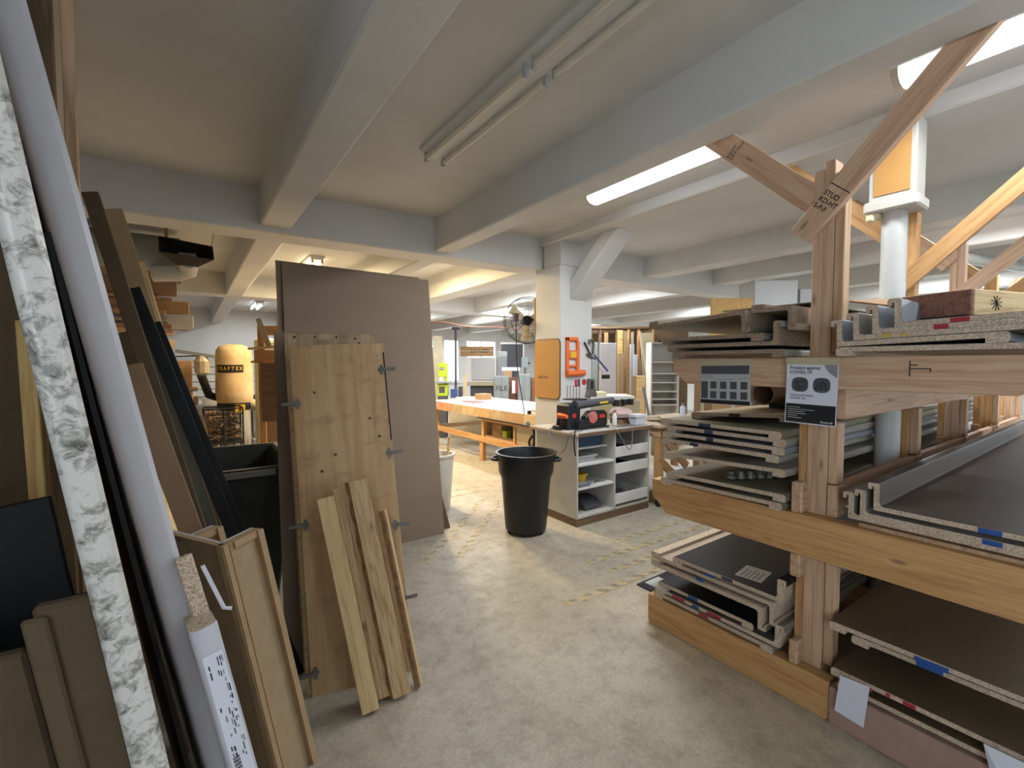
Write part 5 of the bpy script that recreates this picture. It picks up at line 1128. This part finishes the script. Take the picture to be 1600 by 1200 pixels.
# outside the back windows
t = thing('shop_sign', 'turquoise upright sign outside the back window', 'sign', (8.15, 17.5, 0))
for k in range(5): box('panel', 8.0, 8.5, 17.5, 17.55, 1.15+.42*k, 1.5+.42*k, M['turq'], t)
board('post', (7.9, 17.6, 0), (7.9, 17.6, 3.4), .08, .08, M['white'], t, up=(0, 1, 0))
box('parked_car', 8.2, 9.6, 18.5, 20.0, -.05, 1.25, M['red'], bev=.2, label='red shape parked outside the back window', cat='car')
box('ground_outside', 0, 20, Y1+.2, 40, -.2, -.05, M['wallpaint'], kind='structure')
# hanging cable under the ceiling beyond the girder
cable('thin brown cable looping below the ceiling behind the tall sheets', [at(655, 503, 8.5) + Vector((0, 0, .8)), at(657, 503, 8.5), at(668, 503, 8.5), at(693, 503, 8.5), at(730, 510, 8.6), at(775, 511, 8.8), at(846, 514, 9.0), at(850, 480, 9.1)], .01, 'redwood')

# sheet storage bays behind the cabinet
t = thing('sheet_rack', 'dark timber bay rack full of upright sheets and boards', 'rack', at(990, 640, 8.6).xy.to_3d())
fp('back_panel', 918, 513, 1075, 640, 9.2, .03, 'brownwood', t, 0)
for x in (921, 936, 962, 980, 996, 1018): fp('post', x, 512, x+4, 640, 8.75, .10, 'firo' if x > 970 else 'brownwood', t, 0)
fp('top_board', 918, 510, 1018, 514, 8.7, .4, 'brownwood', t)
for i, (x0, x1, y, D, mm, lb) in enumerate([(937, 963, 536, 8.2, 'lamwhite', 'broad white sheet standing in the storage bay'), (944, 950, 520, 8.65, 'card', 'tan narrow sheet behind the broad white one'), (925, 934, 535, 8.68, 'greymetal', 'grey sheet at the left of the storage bay'), (965, 973, 516, 8.6, 'yellowpine', 'yellow pine strip right of the white sheet'), (965, 975, 552, 8.5, 'mdfl', 'tan board before the yellow pine strip'), (974, 979, 518, 8.62, 'mdfl', 'slim tan board second right of the white sheet'), (984, 991, 538, 8.55, 'paperg', 'pale grey strip between two posts'), (986, 990, 519, 8.66, 'lamcream', 'cream strip behind the pale grey strip'), (990, 996, 554, 8.45, 'lamwhite', 'short white strip before the pale grey one'), (996, 1006, 560, 8.6, 'mdf', 'brown board right of the short white strip'), (986, 994, 587, 8.3, 'mdf', 'low brown board in front of the strips'), (994, 1008, 587, 8.3, 'pine', 'low pale pine board in front of the strips')]):
    fbox('stored_sheet', lb, 'sheet', x0, y, x1, 640, D, .03, mm, 0, group='sheets in the storage bay')
for (a, b, w, mm, lb) in ((at(1000, 518, 8.4), at(1021, 645, 8.2), .04, 'lamcream', 'long pale edge strip slanting across the storage bay'), (at(1008, 520, 8.55), at(1019, 645, 8.5), .22, 'lamcream', 'pale cream sheet slanting beside the white bookcase'), (at(1005, 605, 8.0), at(1016, 660, 8.0), .05, 'greymetal', 'grey strip leaning low beside the white bookcase')):
    b = Vector((b.x, b.y, b.z)); d = (b-a).normalized(); b = a + d*((a.z-.0)/-d.z)
    board('leaning_strip', a, b, w, .02, M[mm], up=-FWD, label=lb, cat='strip')
t = thing('bookcase', 'narrow white bookcase of six shelves standing by the storage bay', 'bookcase', at(1038, 640, 8.0).xy.to_3d())
X, w, h = fspan(1018, 535, 1060, 640, 8.0, 0)
for s_ in (-1, 1): G(X).box(s_*w/2-.012, s_*w/2+.012, 0, .3, 0, h).obj('side_panel', M['white'], t)
G(X).box(-w/2, w/2, .29, .30, 0, h).obj('back_panel', M['white'], t); G(X).box(-w/2, w/2, 0, .3, h-.02, h).obj('top_panel', M['white'], t)
for k, y in enumerate((565, 583, 597, 611, 623, 632)): z = at(1038, y, 8.0).z; G(X).box(-w/2+.012, w/2-.012, .005, .29, z-.02, z).obj('shelf', M['white'], t)
for x in (-.12, .0, .06): G(X).box(x, x+.05, .05, .12, h+.0, h+.04).obj('small_jar', M['ink'], label='%s tiny dark jar on top of the white bookcase' % {-.12: 'leftmost', .0: 'middle', .06: 'rightmost'}[x], cat='jar', group='jars on the bookcase')
# boards lying on a surface behind the cabinet top
fbox('white_board', 'white melamine board lying behind the cabinet clamps', 'board', 926, 619, 992, 626, 5.85, .5, 'white', None)
fbox('cream_box', 'pale cream box on the white board by the column', 'box', 926, 613, 948, 619, 5.9, .25, 'cream', None)
fbox('assembly_table', 'low assembly table carrying white boards behind the cabinet', 'table', 924, 626, 1000, 640, 5.85, .6, 'lamcream', 0)
# rolling table right of the cabinet
t = thing('rolling_table', 'orange timber rolling table between the cabinet and the rack', 'table', (4.9, 3.4, 0))
RX0, RX1, RY0, RY1 = 4.25, 5.5, 3.16, 3.85
box('table_top', RX0-.03, RX1, RY0-.03, RY1, .90, .93, M['pboard'], t); 
for x in (RX0, RX1-.1):
    for y in (RY0, RY1-.09):
        board('leg', (x+.04, y+.045, .09), (x+.04, y+.045, .90), .09, .06, M['firo'], t, up=(1, 0, 0))
        G().lathe([(.038, -.012), (.038, .012)], (0, 0, 0), 14, X=Matrix.Translation((x+.04, y+.045, .038)) @ Matrix.Rotation(R(90), 4, 'Y')).obj('caster', M['rubber'], t); box('caster_fork', x+.02, x+.06, y+.025, y+.065, .074, .09, M['steeld'], t)
board('apron', (RX0, RY0+.03, .84), (RX1, RY0+.03, .84), .10, .035, M['fir2'], t, up=(0, 1, 0)); board('apron', (RX0+.02, RY0, .84), (RX0+.02, RY1, .84), .10, .035, M['fir2'], t, up=(1, 0, 0))
board('diagonal', (RX0+.1, RY0+.03, .78), (RX0+.55, RY0+.03, .40), .09, .035, M['fir2'], t, up=(0, 1, 0)); board('diagonal', (RX0+.1, RY0+.06, .50), (RX0+.6, RY0+.06, .12), .09, .035, M['firo'], t, up=(0, 1, 0))
box('lower_shelf', RX0, RX1, RY0+.1, RY1, .20, .22, M['white'], t)
t = thing('spray_can', 'white spray can on the rolling table beside the rack', 'spray can', (4.75, 3.2, .93)); G().lathe([(.033, 0), (.033, .17), (.02, .19)], (4.72, 3.2, .93), 14).obj('body', M['paper'], t, smooth=True); G().lathe([(.015, .19), (.015, .22)], (4.72, 3.2, .93), 10).obj('nozzle', M['inkm'], t)
cable('black hose heaped on the rolling table', [(4.42, 3.2, .945), (4.6, 3.3, .95), (4.7, 3.2, .95), (4.5, 3.15, .955), (4.4, 3.3, .95)], .014, 'ink')
G().lathe([(.02, 0), (.09, .02), (.07, .06), (.01, .07)], (4.52, 3.45, .93), 9).obj('rag', M['masking'], label='crumpled tan rag on the rolling table', cat='rag')
# tall cartons, tube, boards standing behind the left bay of the rack
for i, (a, mm, lb) in enumerate([((4.75, 4.95, 2.86, 3.08, 0, 1.57), 'cardd', 'tall brown carton standing behind the rack arm ends'), ((4.62, 5.1, 2.3, 2.78, 0, 1.36), 'card', 'brown carton with white labels behind the notice'), ]):
    o = box('tall_carton', *a, M[mm], bev=.006, label=lb, cat='carton')
    for k in range(2): box('white_label', a[0]-.002, a[0]-.0005, a[2]+.06+.2*k, a[2]+.18+.2*k, a[5]-.14, a[5]-.06, M['paper'], o)
    box('tape_seam', a[0]-.0015, a[0]-.0002, (a[2]+a[3])/2-.02, (a[2]+a[3])/2+.02, .1, a[5], M['masking'], o)
t = thing('cardboard_tube', 'fat cardboard tube lying on the middle left pile of blanks', 'tube', (3.2, 1.27, 1.36))
g = G(); X = Matrix.Translation((2.62, 1.27, 1.435)) @ Matrix.Rotation(R(90), 4, 'Y'); g.lathe([(.055, 0), (.062, 0), (.062, 1.3), (.055, 1.3), (.055, 0)], (0, 0, 0), 22, X=X, cap=False); g.obj('tube_wall', M['cardd'], t, smooth=True)
G().lathe([(.050, .20), (.052, .24)], (0, 0, 0), 18, X=X).obj('dark_stuffing', M['ink'], t)
box('white_roll', 2.72, 3.4, 1.36, 1.47, 1.355, 1.47, M['paper'], bev=.03, label='white paper roll beside the cardboard tube', cat='roll')
box('dark_offcut', 2.5, 3.2, 1.05, 1.18, 1.372, 1.40, M['lamblack'], label='dark offcuts lying right of the cardboard tube', cat='offcut')
t = thing('osb_sheet', 'strand board sheet standing above the far end of the rack', 'sheet', at(1140, 640, 5.6).xy.to_3d()); fp('panel', 1109, 466, 1176, 640, 5.6, .02, 'osb', t, 0)
t = thing('wall_cabinet', 'plain white wall cabinet behind the rack posts', 'cabinet', at(1210, 640, 6.0).xy.to_3d()); fp('body', 1176, 438, 1245, 640, 6.0, .4, 'paperg', t, 0); fp('door', 1177, 439, 1243, 640, 5.98, .018, 'paperg', t, .1)
fbox('white_cabinet', 'second white cabinet right of the plain white one', 'cabinet', 1248, 452, 1300, 640, 6.1, .4, 'paperg', 0)
# round duct and pipes beyond the rack posts
G().tube([at(1418, 392, 4.85), at(1470, 398, 5.03), at(1530, 406, 5.28), at(1640, 424, 5.9)], .065, 14).obj('round_duct', M['steelwhite'], smooth=True, label='white round duct running behind the rack braces at right', cat='duct')
